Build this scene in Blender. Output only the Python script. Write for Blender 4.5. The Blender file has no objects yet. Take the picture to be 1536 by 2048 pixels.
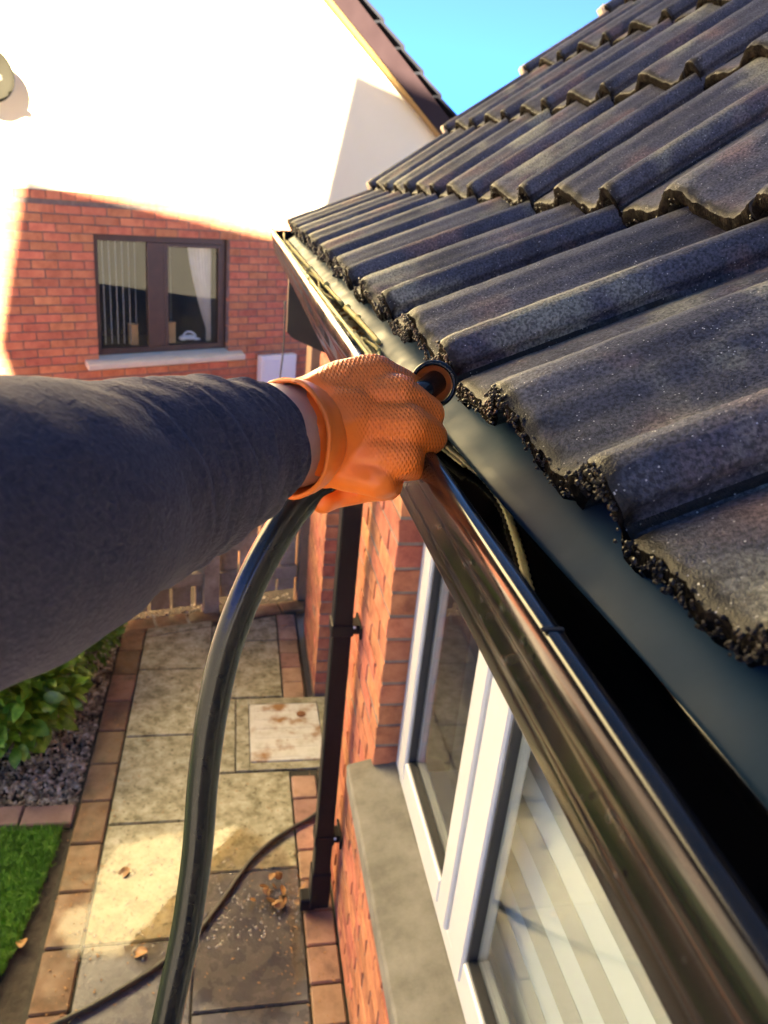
import bpy, bmesh, math, random
from mathutils import Vector, Matrix, noise
random.seed(7)
R = math.radians
S = bpy.context.scene
C = S.collection
PI = math.pi

# ------------------------------------------------------------------ camera, sky, sun, exposure
CAM = Vector((0, 0, 2.67))
AX = Vector((0.98051838, -0.17259538, 0.09377924))      # picture right, in world axes
AY = Vector((0.01918775, -0.39098136, -0.92019857))     # picture down
AZ = Vector((0.19548795, 0.90407102, -0.3800527))       # into the picture
cd = bpy.data.cameras.new('camera'); cam = bpy.data.objects.new('camera', cd); C.objects.link(cam)
cam.matrix_world = Matrix(((AX.x, -AY.x, -AZ.x, CAM.x), (AX.y, -AY.y, -AZ.y, CAM.y), (AX.z, -AY.z, -AZ.z, CAM.z), (0, 0, 0, 1)))
cd.sensor_fit = 'VERTICAL'; cd.sensor_height = 36; cd.lens = 27.07
cd.clip_start = 0.01; cd.clip_end = 800
cd.dof.use_dof = True; cd.dof.focus_distance = 0.54; cd.dof.aperture_fstop = 14
S.camera = cam

SUN_EL, SUN_AZ = R(16), R(183.4)
w = bpy.data.worlds.new('World'); S.world = w; w.use_nodes = True
nt = w.node_tree
sky = nt.nodes.new('ShaderNodeTexSky'); sky.sky_type = 'NISHITA'; sky.sun_disc = False
sky.sun_elevation = SUN_EL; sky.sun_rotation = SUN_AZ; sky.air_density = 1.0; sky.dust_density = 0.0; sky.ozone_density = 8.0; sky.altitude = 20000
tn = nt.nodes.new('ShaderNodeMixRGB'); tn.blend_type = 'MULTIPLY'; tn.inputs[0].default_value = 1; tn.inputs[2].default_value = (1.16, .88, .61, 1)   # the evening sky, a little less blue than the clear model
nt.links.new(sky.outputs[0], tn.inputs[1]); nt.links.new(tn.outputs[0], nt.nodes['Background'].inputs[0]); nt.nodes['Background'].inputs[1].default_value = 0.15
sd = bpy.data.lights.new('sun', 'SUN'); sd.energy = 5; sd.angle = R(0.53); sd.color = (1, 0.87, 0.64)
sun = bpy.data.objects.new('sun', sd); C.objects.link(sun)
sv = Vector((math.sin(SUN_AZ) * math.cos(SUN_EL), math.cos(SUN_AZ) * math.cos(SUN_EL), math.sin(SUN_EL)))
sun.rotation_euler = sv.to_track_quat('Z', 'Y').to_euler()
V = S.view_settings; V.view_transform = 'Standard'; V.look = 'None'; V.exposure = 4.1; V.gamma = 1; V.use_curve_mapping = False
S.render.engine = 'CYCLES'
S.cycles.max_bounces = 8; S.cycles.diffuse_bounces = 4; S.cycles.glossy_bounces = 4; S.cycles.transparent_max_bounces = 12

# ------------------------------------------------------------------ helpers
def at(u, v, d):
    "a point d metres deep along the lens axis, from a reading of the photograph"
    return CAM + (AX * ((u - 768) / 1540) + AY * ((v - 1024) / 1540) + AZ) * d

def tag(o, label=None, cat=None, group=None, kind=None):
    if label: o['label'] = label
    if cat: o['category'] = cat
    if group: o['group'] = group
    if kind: o['kind'] = kind
    return o

def empty(name, loc, label, cat, group=None, rz=0):
    o = bpy.data.objects.new(name, None); C.objects.link(o); o.location = loc; o.rotation_euler = (0, 0, rz)
    o.empty_display_size = 0.05
    return tag(o, label, cat, group)

def link(name, me, m=None, parent=None, world=True):
    o = bpy.data.objects.new(name, me); C.objects.link(o)
    if m is not None and not me.materials: me.materials.append(m)
    if parent is not None:
        o.parent = parent
        if world: o.matrix_parent_inverse = WM(parent).inverted()
    return o

def WM(o):
    m = o.matrix_basis.copy()
    if o.parent: m = WM(o.parent) @ o.matrix_parent_inverse @ m
    return m

def mesh(bm, smooth=False, name='m'):
    bmesh.ops.recalc_face_normals(bm, faces=bm.faces[:])
    me = bpy.data.meshes.new(name); bm.to_mesh(me); bm.free()
    if smooth:
        for p in me.polygons: p.use_smooth = True
    return me

def box(bm, a, b, M=None, bevel=0):
    r = bmesh.ops.create_cube(bm, size=1)
    vs = r['verts']
    c = [(a[i] + b[i]) / 2 for i in range(3)]; s = [abs(b[i] - a[i]) for i in range(3)]
    for v in vs: v.co = Vector((c[0] + v.co.x * s[0], c[1] + v.co.y * s[1], c[2] + v.co.z * s[2]))
    if bevel:
        es = list({e for v in vs for e in v.link_edges})
        rr = bmesh.ops.bevel(bm, geom=es, offset=bevel, segments=1, affect='EDGES')
        vs = list({v for f in rr['faces'] for v in f.verts} | {v for v in vs if v.is_valid})
    if M is not None:
        for v in vs: v.co = M @ v.co
    return vs

def boxmesh(a, b, bevel=0, M=None):
    bm = bmesh.new(); box(bm, a, b, M, bevel); return mesh(bm)

def tube(bm, pts, rads, n=16, cap=True, shape=None):
    pts = [Vector(p) for p in pts]
    N = len(pts); rings = []
    t0 = (pts[1] - pts[0]).normalized()
    ref = Vector((0, 0, 1)) if abs(t0.z) < .9 else Vector((1, 0, 0))
    nrm = (ref - t0 * ref.dot(t0)).normalized()
    for i, p in enumerate(pts):
        t = (pts[min(i + 1, N - 1)] - pts[max(i - 1, 0)]).normalized()
        nrm = (nrm - t * nrm.dot(t)).normalized(); bn = t.cross(nrm)
        r = rads[i] if hasattr(rads, '__len__') else rads
        ring = []
        for k in range(n):
            a = 2 * PI * k / n
            rr = r * (shape(i / (N - 1), a) if shape else 1)
            ring.append(bm.verts.new(p + (nrm * math.cos(a) + bn * math.sin(a)) * rr))
        rings.append(ring)
    for i in range(N - 1):
        for k in range(n):
            bm.faces.new((rings[i][k], rings[i][(k + 1) % n], rings[i + 1][(k + 1) % n], rings[i + 1][k]))
    if cap: bm.faces.new(rings[0]); bm.faces.new(rings[-1][::-1])
    return rings

def spline(pts, n=8):
    "Catmull-Rom through pts of any width"
    out = []; P = [pts[0]] + list(pts) + [pts[-1]]
    for i in range(1, len(P) - 2):
        for k in range(n):
            t = k / n
            out.append(tuple(0.5 * ((2 * P[i][j]) + (-P[i-1][j] + P[i+1][j]) * t + (2*P[i-1][j] - 5*P[i][j] + 4*P[i+1][j] - P[i+2][j]) * t*t
                       + (-P[i-1][j] + 3*P[i][j] - 3*P[i+1][j] + P[i+2][j]) * t**3) for j in range(len(P[i]))))
    out.append(tuple(pts[-1])); return out

def prism(bm, prof, y0, y1, ny=1, M=None):
    "closed (x,z) polygon swept along y"
    a = [[bm.verts.new((x, y0 + (y1 - y0) * k / ny, z)) for x, z in prof] for k in range(ny + 1)]
    n = len(prof)
    for k in range(ny):
        for i in range(n): bm.faces.new((a[k][i], a[k][(i+1) % n], a[k+1][(i+1) % n], a[k+1][i]))
    bm.faces.new(a[0]); bm.faces.new(a[-1][::-1])
    if M is not None:
        for r in a:
            for v in r: v.co = M @ v.co

ICO = {}
for _s in (1, 2):
    _b = bmesh.new(); bmesh.ops.create_icosphere(_b, subdivisions=_s, radius=1)
    ICO[_s] = ([v.co.copy() for v in _b.verts], [[v.index for v in f.verts] for f in _b.faces]); _b.free()
def blob(bm, c, r, sub=1, sq=(1, 1, 1), rot=None):
    c = Vector(c); vs = []
    for q in ICO[sub][0]:
        p = Vector((q.x * r * sq[0], q.y * r * sq[1], q.z * r * sq[2]))
        if rot: p = rot @ p
        vs.append(bm.verts.new(p + c))
    for f in ICO[sub][1]: bm.faces.new([vs[i] for i in f])
    return vs

# ------------------------------------------------------------------ materials
def mat(name, cols, scale=5, rough=.7, bump=0, bscale=60, spec=.5, rvar=0, detail=6, stops=None, metallic=0, coat=0, rand=0, dist=.01, coord='Object', sheen=0, sss=0, hue=0):
    m = bpy.data.materials.new(name); m.use_nodes = True
    N = m.node_tree.nodes; L = m.node_tree.links; b = N['Principled BSDF']
    tc = N.new('ShaderNodeTexCoord'); mp = N.new('ShaderNodeMapping'); L.new(tc.outputs[coord], mp.inputs[0])
    oi = N.new('ShaderNodeObjectInfo')
    if rand:   # shift the pattern per object so alike pieces differ
        mu = N.new('ShaderNodeMath'); mu.operation = 'MULTIPLY'; mu.inputs[1].default_value = 37; L.new(oi.outputs['Random'], mu.inputs[0])
        L.new(mu.outputs[0], mp.inputs['Location'])
    nz = N.new('ShaderNodeTexNoise'); nz.inputs['Scale'].default_value = scale; nz.inputs['Detail'].default_value = detail; nz.inputs['Roughness'].default_value = .65
    L.new(mp.outputs[0], nz.inputs['Vector'])
    cr = N.new('ShaderNodeValToRGB'); L.new(nz.outputs[0], cr.inputs[0])
    k = len(cols); el = cr.color_ramp.elements
    while len(el) < k: el.new(.5)
    for i, c in enumerate(cols):
        el[i].position = stops[i] if stops else (.3 + .4 * i / max(1, k - 1)); el[i].color = (*c, 1)
    out = cr.outputs[0]
    if rand:
        hs = N.new('ShaderNodeHueSaturation'); L.new(out, hs.inputs['Color'])
        mr = N.new('ShaderNodeMapRange'); mr.inputs[3].default_value = 1 - rand; mr.inputs[4].default_value = 1 + rand; L.new(oi.outputs['Random'], mr.inputs[0]); L.new(mr.outputs[0], hs.inputs['Value'])
        if hue:
            m2 = N.new('ShaderNodeMath'); m2.operation = 'MULTIPLY'; m2.inputs[1].default_value = 7.13; L.new(oi.outputs['Random'], m2.inputs[0])
            m3 = N.new('ShaderNodeMath'); m3.operation = 'FRACT'; L.new(m2.outputs[0], m3.inputs[0])
            mh = N.new('ShaderNodeMapRange'); mh.inputs[3].default_value = .5 - hue; mh.inputs[4].default_value = .5 + hue; L.new(m3.outputs[0], mh.inputs[0]); L.new(mh.outputs[0], hs.inputs['Hue'])
        out = hs.outputs[0]
    L.new(out, b.inputs['Base Color'])
    b.inputs['Roughness'].default_value = rough; b.inputs['Specular IOR Level'].default_value = spec; b.inputs['Metallic'].default_value = metallic
    b.inputs['Coat Weight'].default_value = coat; b.inputs['Coat Roughness'].default_value = .05; b.inputs['Sheen Weight'].default_value = sheen
    if sss: b.inputs['Subsurface Weight'].default_value = sss; b.inputs['Subsurface Scale'].default_value = .008
    if rvar:
        n3 = N.new('ShaderNodeTexNoise'); n3.inputs['Scale'].default_value = scale * 2.3; n3.inputs['Detail'].default_value = 5; L.new(mp.outputs[0], n3.inputs['Vector'])
        mr = N.new('ShaderNodeMapRange'); mr.inputs[1].default_value = .35; mr.inputs[2].default_value = .65; mr.inputs[3].default_value = max(0.01, rough - rvar); mr.inputs[4].default_value = rough + rvar
        L.new(n3.outputs[0], mr.inputs[0]); L.new(mr.outputs[0], b.inputs['Roughness'])
    if bump:
        n2 = N.new('ShaderNodeTexNoise'); n2.inputs['Scale'].default_value = bscale; n2.inputs['Detail'].default_value = 5; L.new(mp.outputs[0], n2.inputs['Vector'])
        bp = N.new('ShaderNodeBump'); bp.inputs['Strength'].default_value = bump; bp.inputs['Distance'].default_value = dist; L.new(n2.outputs[0], bp.inputs['Height']); L.new(bp.outputs[0], b.inputs['Normal'])
    m['out'] = 1
    return m

def nodes(m): return m.node_tree.nodes, m.node_tree.links, m.node_tree.nodes['Principled BSDF']

def glassy(name, ior=1.5, tint=(1, 1, 1), rough=0.0, bump=0, bscale=10, dist=.002):
    "thin clear sheet: Fresnel reflection over see-through"
    m = bpy.data.materials.new(name); m.use_nodes = True
    N = m.node_tree.nodes; L = m.node_tree.links; N.remove(N['Principled BSDF'])
    g = N.new('ShaderNodeBsdfGlossy'); g.inputs['Roughness'].default_value = rough
    t = N.new('ShaderNodeBsdfTransparent'); t.inputs[0].default_value = (*tint, 1)
    f = N.new('ShaderNodeFresnel'); gg = N.new('ShaderNodeNewGeometry'); mi = N.new('ShaderNodeMath'); mi.operation = 'MULTIPLY_ADD'; mi.inputs[1].default_value = 1 / ior - ior; mi.inputs[2].default_value = ior
    L.new(gg.outputs['Backfacing'], mi.inputs[0]); L.new(mi.outputs[0], f.inputs[0])      # both faces of the sheet reflect alike
    mx = N.new('ShaderNodeMixShader'); L.new(f.outputs[0], mx.inputs[0]); L.new(t.outputs[0], mx.inputs[1]); L.new(g.outputs[0], mx.inputs[2])
    L.new(mx.outputs[0], N['Material Output'].inputs[0])
    if bump:
        tc = N.new('ShaderNodeTexCoord'); n2 = N.new('ShaderNodeTexNoise'); n2.inputs['Scale'].default_value = bscale; n2.inputs['Detail'].default_value = 3
        L.new(tc.outputs['Object'], n2.inputs['Vector'])
        bp = N.new('ShaderNodeBump'); bp.inputs['Strength'].default_value = bump; bp.inputs['Distance'].default_value = dist
        L.new(n2.outputs[0], bp.inputs['Height']); L.new(bp.outputs[0], g.inputs['Normal']); L.new(bp.outputs[0], f.inputs['Normal'])
    return m

M = {}
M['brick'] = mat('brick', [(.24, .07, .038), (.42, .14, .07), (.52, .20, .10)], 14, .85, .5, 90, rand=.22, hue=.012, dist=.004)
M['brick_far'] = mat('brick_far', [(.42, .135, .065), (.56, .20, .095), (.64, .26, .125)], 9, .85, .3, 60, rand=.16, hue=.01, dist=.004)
M['mortar'] = mat('mortar', [(.15, .11, .088), (.25, .19, .155)], 20, .95, .4, 120, dist=.003)
M['render'] = mat('render', [(.86, .75, .48), (.89, .78, .51)], 1.5, .9, .25, 150, dist=.003)
M['roof_far'] = mat('roof_far', [(.014, .014, .018), (.022, .022, .027)], 6, .85, spec=.1, rand=.2)
M['barge'] = mat('barge', [(.020, .011, .012), (.026, .015, .016)], 4, .7, spec=.15)
M['soffit_tan'] = mat('soffit_tan', [(.34, .22, .09), (.40, .27, .12)], 3, .7)
M['frame_brown'] = mat('frame_brown', [(.05, .024, .014), (.075, .035, .02)], 12, .4)
M['stone'] = mat('stone', [(.095, .09, .07), (.17, .162, .132), (.23, .22, .185)], 9, .85, .5, 130, rvar=0, detail=9, stops=[.28, .5, .7], dist=.003)
M['stone_pale'] = mat('stone_pale', [(.66, .58, .42), (.74, .66, .5)], 6, .8)
M['upvc'] = mat('upvc', [(.52, .53, .525), (.56, .57, .565)], 3, .25, spec=.5)
M['gasket'] = mat('gasket', [(.02, .02, .022), (.03, .03, .03)], 5, .6)
M['glass'] = glassy('glass', 1.45, (.96, .98, .97))
M['room'] = mat('room', [(.30, .29, .26), (.35, .33, .30)], 2, .9)
M['blind'] = mat('blind', [(.62, .68, .67), (.66, .71, .70)], 4, .6)
M['blind_sheer'] = mat('blind_sheer', [(.30, .31, .28), (.36, .37, .33)], 4, .8)
N, L, b = nodes(M['blind']); tr = N.new('ShaderNodeBsdfTranslucent'); tr.inputs[0].default_value = (.8, .85, .82, 1); mx = N.new('ShaderNodeMixShader'); mx.inputs[0].default_value = .3
L.new(b.outputs[0], mx.inputs[1]); L.new(tr.outputs[0], mx.inputs[2]); L.new(mx.outputs[0], N['Material Output'].inputs[0])
M['fabric_pale'] = mat('fabric_pale', [(.6, .6, .55), (.7, .7, .64)], 14, .9)
M['wood_box'] = mat('wood_box', [(.42, .24, .09), (.5, .3, .12)], 10, .6)
M['white_plastic'] = mat('white_plastic', [(.75, .76, .77), (.8, .8, .8)], 3, .4)
M['black_gloss'] = mat('black_gloss', [(.007, .007, .008), (.014, .013, .013)], 6, .15, .02, 7, spec=.5, rvar=.06, dist=.002)
M['black_pvc'] = mat('black_pvc', [(.008, .008, .010), (.014, .014, .016)], 8, .4, spec=.18)
M['black_box'] = mat('black_box', [(.012, .012, .012), (.02, .019, .018)], 8, .45)
M['tray'] = mat('tray', [(.012, .034, .064), (.024, .052, .090)], 9, .5, .03, 20, spec=.08, rvar=.1, dist=.002)  # black plastic; the sky's blue reflection is put into the base colour
M['moss'] = mat('moss', [(.006, .0045, .0035), (.014, .010, .008), (.045, .033, .025)], 160, .35, spec=.4, detail=3)
M['mort_cap'] = mat('mort_cap', [(.38, .31, .23), (.48, .4, .31)], 40, .9)
M['deck'] = mat('deck', [(.02, .018, .016), (.03, .028, .025)], 5, .9)
M['wood'] = mat('wood', [(.2, .16, .115), (.33, .27, .2), (.43, .36, .28)], 12, .85, .4, 60, rand=.2, dist=.004)
M['wood_post'] = mat('wood_post', [(.2, .125, .075), (.28, .18, .11)], 12, .85, .4, 60, dist=.004)
M['block'] = mat('block', [(.11, .075, .04), (.22, .13, .07), (.29, .175, .10)], 8, .7, .5, 110, rand=.3, hue=.018, rvar=.18, dist=.003)
M['block_r'] = mat('block_r', [(.2, .115, .08), (.36, .21, .14), (.44, .27, .19)], 9, .8, .5, 110, rand=.22, hue=.015, rvar=.1, dist=.003)
M['kerb'] = mat('kerb', [(.16, .1, .085), (.24, .16, .14)], 9, .85, .5, 110, rand=.2, dist=.003)
M['bed'] = mat('bed', [(.03, .026, .018), (.06, .052, .038)], 20, .9, .4, 80)
M['soil'] = mat('soil', [(.035, .028, .02), (.075, .06, .045)], 18, .95, .7, 60)
M['gravel'] = mat('gravel', [(.09, .075, .05), (.27, .22, .15), (.42, .36, .26), (.62, .58, .48)], 26, .7, detail=1, stops=[.3, .45, .58, .7])
M['grass'] = mat('grass', [(.06, .17, .015), (.12, .29, .028), (.20, .38, .05)], 20, .6, spec=.3)
M['leaf'] = mat('leaf', [(.07, .16, .012), (.16, .31, .02), (.28, .44, .05)], 30, .35, spec=.4, rand=.3, hue=.02)
M['leaf_fine'] = mat('leaf_fine', [(.06, .14, .016), (.13, .25, .025), (.23, .36, .06)], 20, .45, rand=.25)
M['stem'] = mat('stem', [(.05, .035, .02), (.08, .055, .03)], 20, .8)
M['dead_leaf'] = mat('dead_leaf', [(.16, .075, .025), (.32, .16, .05), (.42, .24, .09)], 40, .55, rand=.3)
M['straw'] = mat('straw', [(.92, .72, .22), (.97, .82, .34)], 60, .7)
M['silt'] = mat('silt', [(.05, .04, .025), (.13, .105, .06), (.34, .28, .16)], 60, .42, .6, 160, spec=.6, dist=.004)
M['hose_black'] = mat('hose_black', [(.006, .007, .008), (.011, .012, .013)], 30, .2, .1, 260, spec=.3, dist=.0006)
M['hose_thin'] = mat('hose_thin', [(.02, .02, .017), (.05, .042, .03)], 12, .35)
M['orange_in'] = mat('orange_in', [(.62, .15, .035), (.7, .2, .05)], 12, .4)
M['skin'] = mat('skin', [(.60, .38, .29), (.70, .47, .37)], 60, .5, .25, 260, sss=.15, dist=.001)
M['bubble'] = glassy('bubble', 2.4)
M['drop'] = glassy('drop', 1.33)
M['water'] = glassy('water', 1.5, (.84, .78, .68), 0.03, .08, 22, .002)
N = M['water'].node_tree.nodes; L = M['water'].node_tree.links            # the film thins to nothing at its rim
aa = N.new('ShaderNodeAttribute'); aa.attribute_name = 'film'; t2 = N.new('ShaderNodeBsdfTransparent'); mz = N.new('ShaderNodeMixShader')
L.new(aa.outputs['Fac'], mz.inputs[0]); L.new(t2.outputs[0], mz.inputs[1]); L.new(N['Material Output'].inputs[0].links[0].from_socket, mz.inputs[2]); L.new(mz.outputs[0], N['Material Output'].inputs[0])
M['trickle'] = mat('trickle', [(.85, .68, .3), (.98, .86, .46)], 60, .35, .5, 240, spec=.8, dist=.002)  # water coloured as its golden highlight
M['cable'] = mat('cable', [(.03, .03, .03), (.04, .04, .04)], 5, .5)

# paving: worn pale exposed face with mossy, patchy stains and pits
m = M['slab'] = mat('slab', [(.17, .155, .085), (.33, .305, .20), (.47, .44, .33)], 16, .6, .5, 130, rand=.10, rvar=.15, detail=9, stops=[.36, .5, .66], dist=.004)
N, L, b = nodes(m)
v = N.new('ShaderNodeTexNoise'); v.inputs['Scale'].default_value = 42; v.inputs['Detail'].default_value = 3
tc = [n for n in N if n.type == 'TEX_COORD'][0]; L.new(tc.outputs['Object'], v.inputs['Vector'])
cr = N.new('ShaderNodeValToRGB'); cr.color_ramp.elements[0].position = .30; cr.color_ramp.elements[1].position = .42; cr.color_ramp.elements[0].color = (.4, .38, .3, 1)
L.new(v.outputs[0], cr.inputs[0])
mx = N.new('ShaderNodeMixRGB'); mx.blend_type = 'MULTIPLY'; mx.inputs[0].default_value = 1
src = b.inputs['Base Color'].links[0].from_socket; L.new(src, mx.inputs[1]); L.new(cr.outputs[0], mx.inputs[2]); L.new(mx.outputs[0], b.inputs['Base Color'])
M['slab_wet'] = mat('slab_wet', [(.062, .058, .064), (.095, .09, .098), (.135, .128, .132)], 8, .28, .35, 120, rand=.08, rvar=.14, dist=.003)

# concrete roof tile: granular dark face, mineral sparkle painted as pale specks, faint lichen and reddish wear
m = M['tile'] = mat('tile', [(.030, .030, .040), (.058, .057, .072), (.102, .098, .115)], 7, .56, 0, rand=.14, detail=10, spec=.38)
N, L, b = nodes(m)
mp = [n for n in N if n.type == 'MAPPING'][0]
def tex(kind, sc, det=3):
    n = N.new(kind); n.inputs['Scale'].default_value = sc
    if kind == 'ShaderNodeTexNoise': n.inputs['Detail'].default_value = det
    L.new(mp.outputs[0], n.inputs['Vector']); return n
def ramp(sock, p0, p1, c0=(0, 0, 0), c1=(1, 1, 1)):
    r = N.new('ShaderNodeValToRGB'); e = r.color_ramp.elements; e[0].position = p0; e[1].position = p1; e[0].color = (*c0, 1); e[1].color = (*c1, 1)
    L.new(sock, r.inputs[0]); return r
def mixc(fac, a, bcol, mode='MIX'):
    x = N.new('ShaderNodeMixRGB'); x.blend_type = mode
    L.new(fac, x.inputs[0]); L.new(a, x.inputs[1])
    if isinstance(bcol, tuple): x.inputs[2].default_value = (*bcol, 1)
    else: L.new(bcol, x.inputs[2])
    return x.outputs[0]
src = b.inputs['Base Color'].links[0].from_socket
red = ramp(tex('ShaderNodeTexNoise', 9, 6).outputs[0], .56, .70)
c1 = mixc(red.outputs[0], src, (.15, .095, .085))
lic = ramp(tex('ShaderNodeTexNoise', 6.5, 9).outputs[0], .575, .66)
c1 = mixc(lic.outputs[0], c1, (.19, .182, .14))
vo = tex('ShaderNodeTexVoronoi', 330); spk = ramp(vo.outputs['Distance'], .10, .2, (1, 1, 1), (0, 0, 0))
gate = ramp(tex('ShaderNodeTexNoise', 150, 1).outputs[0], .54, .62)
mu = N.new('ShaderNodeMath'); mu.operation = 'MULTIPLY'; L.new(spk.outputs[0], mu.inputs[0]); L.new(gate.outputs[0], mu.inputs[1])
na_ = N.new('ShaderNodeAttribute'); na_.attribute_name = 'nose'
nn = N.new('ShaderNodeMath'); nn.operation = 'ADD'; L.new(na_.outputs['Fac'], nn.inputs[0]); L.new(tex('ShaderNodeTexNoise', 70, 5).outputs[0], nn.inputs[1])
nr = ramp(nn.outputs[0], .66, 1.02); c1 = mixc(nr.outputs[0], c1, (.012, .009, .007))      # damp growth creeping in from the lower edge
gr_ = ramp(tex('ShaderNodeTexNoise', 420, 2).outputs[0], .36, .64, (.45, .45, .45), (1.5, 1.5, 1.5)); one = N.new('ShaderNodeValue'); one.outputs[0].default_value = 1
c1 = mixc(one.outputs[0], c1, gr_.outputs[0], 'MULTIPLY')
c1 = mixc(mu.outputs[0], c1, (.6, .58, .55)); L.new(c1, b.inputs['Base Color'])
vo2 = tex('ShaderNodeTexVoronoi', 900); n2 = tex('ShaderNodeTexNoise', 620, 3)
ad = N.new('ShaderNodeMath'); ad.operation = 'SUBTRACT'; L.new(n2.outputs[0], ad.inputs[0]); L.new(vo2.outputs['Distance'], ad.inputs[1])
bp = N.new('ShaderNodeBump'); bp.inputs['Strength'].default_value = .45; bp.inputs['Distance'].default_value = .0008; L.new(ad.outputs[0], bp.inputs['Height']); L.new(bp.outputs[0], b.inputs['Normal'])

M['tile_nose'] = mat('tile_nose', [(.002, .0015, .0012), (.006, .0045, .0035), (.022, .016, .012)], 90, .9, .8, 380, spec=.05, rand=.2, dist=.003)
# knitted navy sleeve
m = M['sleeve'] = mat('sleeve', [(.036, .031, .048), (.062, .054, .075), (.088, .078, .10)], 420, .95, .9, 420, sheen=.2, dist=.0016)
N, L, b = nodes(m); b.inputs['Sheen Tint'].default_value = (.6, .52, .7, 1); b.inputs['Sheen Roughness'].default_value = .5
# rubber glove: moulded diamond grip over the knuckles, smooth at the wrist
m = M['glove'] = mat('glove', [(1.0, .205, .026), (1.0, .235, .035)], 30, .40, 0, spec=.4, rvar=.12)
N, L, b = nodes(m)
geo = N.new('ShaderNodeTexCoord')
hs = []
for ang in (30, -30):
    mpp = N.new('ShaderNodeMapping'); mpp.inputs['Rotation'].default_value = (0, 0, R(ang)); L.new(geo.outputs['UV'], mpp.inputs[0])
    wv = N.new('ShaderNodeTexWave'); wv.inputs['Scale'].default_value = 140; L.new(mpp.outputs[0], wv.inputs['Vector']); hs.append(wv)
mm = N.new('ShaderNodeMath'); mm.operation = 'MULTIPLY'; L.new(hs[0].outputs['Fac'], mm.inputs[0]); L.new(hs[1].outputs['Fac'], mm.inputs[1])
at_ = N.new('ShaderNodeAttribute'); at_.attribute_name = 'grip'
m2 = N.new('ShaderNodeMath'); m2.operation = 'MULTIPLY'; L.new(mm.outputs[0], m2.inputs[0]); L.new(at_.outputs['Fac'], m2.inputs[1])
nzz = N.new('ShaderNodeTexNoise'); nzz.inputs['Scale'].default_value = 55; nzz.inputs['Detail'].default_value = 4; nzz.inputs['Distortion'].default_value = 1.2; L.new(geo.outputs['Object'], nzz.inputs['Vector'])
m3 = N.new('ShaderNodeMath'); m3.operation = 'MULTIPLY_ADD'; m3.inputs[1].default_value = .95; L.new(nzz.outputs[0], m3.inputs[0]); L.new(m2.outputs[0], m3.inputs[2])
bp = N.new('ShaderNodeBump'); bp.inputs['Strength'].default_value = .6; bp.inputs['Distance'].default_value = .0012; L.new(m3.outputs[0], bp.inputs['Height']); L.new(bp.outputs[0], b.inputs['Normal'])

# inspection cover: pale galvanised plate with rust
m = M['plate'] = mat('plate', [(.5, .47, .38), (.62, .6, .53), (.68, .66, .6)], 14, .5, .3, 90, rvar=.1, dist=.002)
N, L, b = nodes(m); tcx = [n for n in N if n.type == 'TEX_COORD'][0]
rz_ = N.new('ShaderNodeTexNoise'); rz_.inputs['Scale'].default_value = 9; rz_.inputs['Detail'].default_value = 6; L.new(tcx.outputs['Object'], rz_.inputs['Vector'])
cr = N.new('ShaderNodeValToRGB'); cr.color_ramp.elements[0].position = .50; cr.color_ramp.elements[1].position = .66; L.new(rz_.outputs[0], cr.inputs[0])
mx = N.new('ShaderNodeMixRGB'); mx.inputs[2].default_value = (.30, .15, .045, 1); L.new(cr.outputs[0], mx.inputs[0]); L.new(b.inputs['Base Color'].links[0].from_socket, mx.inputs[1]); L.new(mx.outputs[0], b.inputs['Base Color'])

# ------------------------------------------------------------------ ground
def sheet(name, pts, z, m, kind='structure', sub=0):
    bm = bmesh.new(); bm.faces.new([bm.verts.new((x, y, z)) for x, y in pts])
    o = link(name, mesh(bm), m); o['kind'] = kind; return o
sheet('ground', [(-300, -300), (300, -300), (300, 300), (-300, 300)], -.07, mat('paving_far', [(.38, .35, .29), (.46, .42, .36)], 2, .9))
path = sheet('path', [(-.645, -2), (.45, -2), (.45, 4.66), (-.02, 4.6), (-.66, 4.44), (-.66, 2)], -.012, M['bed'])
link('bedding', boxmesh((-.64, -2, -.065), (.44, 4.4, -.014)), M['bed'], path)

def clipped(poly_top, z0, z1, bev=.004):
    bm = bmesh.new(); a = [bm.verts.new((x, y, z1)) for x, y in poly_top]; f = bm.faces.new(a)
    r = bmesh.ops.extrude_face_region(bm, geom=[f]); 
    for v in [g for g in r['geom'] if isinstance(g, bmesh.types.BMVert)]: v.co.z = z0
    bmesh.ops.recalc_face_normals(bm, faces=bm.faces[:])
    es = [e for e in bm.edges if all(abs(v.co.z - z1) < 1e-6 for v in e.verts)]
    bmesh.ops.bevel(bm, geom=es, offset=bev, segments=2, affect='EDGES')
    return mesh(bm)
# two columns of 400 x 600 slabs in half bond, cut to the line of the gate at the far end
yend = lambda x: 4.27 + (x + .5) * .31
def slab(x0, x1, y0, y1, wet):
    g = .004; r = lambda: random.uniform(-.0015, .0015)
    p = [(x0 + g, y0 + g + r()), (x1 - g, y0 + g + r()), (x1 - g + r(), min(y1 - g, yend(x1))), (x0 + g + r(), min(y1 - g, yend(x0)))]
    cx, cy = (x0 + x1) / 2, (y0 + y1) / 2
    o = link('slab', clipped([(a - cx, c_ - cy) for a, c_ in p], -.03, 0), M['slab_wet' if wet else 'slab'], path, False)
    o.matrix_parent_inverse = Matrix(); o.location = (cx, cy, random.uniform(-.001, .0006))
for i in range(-3, 5):
    y0 = 2.142 + i * .594
    slab(-.505, -.102, y0, y0 + .594, y0 < 1.9)
    if y0 + .9 > 2.9 and y0 < 3.2: continue
for i in range(-3, 5):
    y0 = 1.842 + i * .594
    if abs(y0 - 3.03) < .05:
        slab(-.102, .05, y0, y0 + .594, False); slab(-.102, .312, y0 + .6, y0 + 1.19, False); continue
    if abs(y0 - 3.624) < .05: continue
    slab(-.102, .312, y0, y0 + .594, y0 < 2.3)
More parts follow.
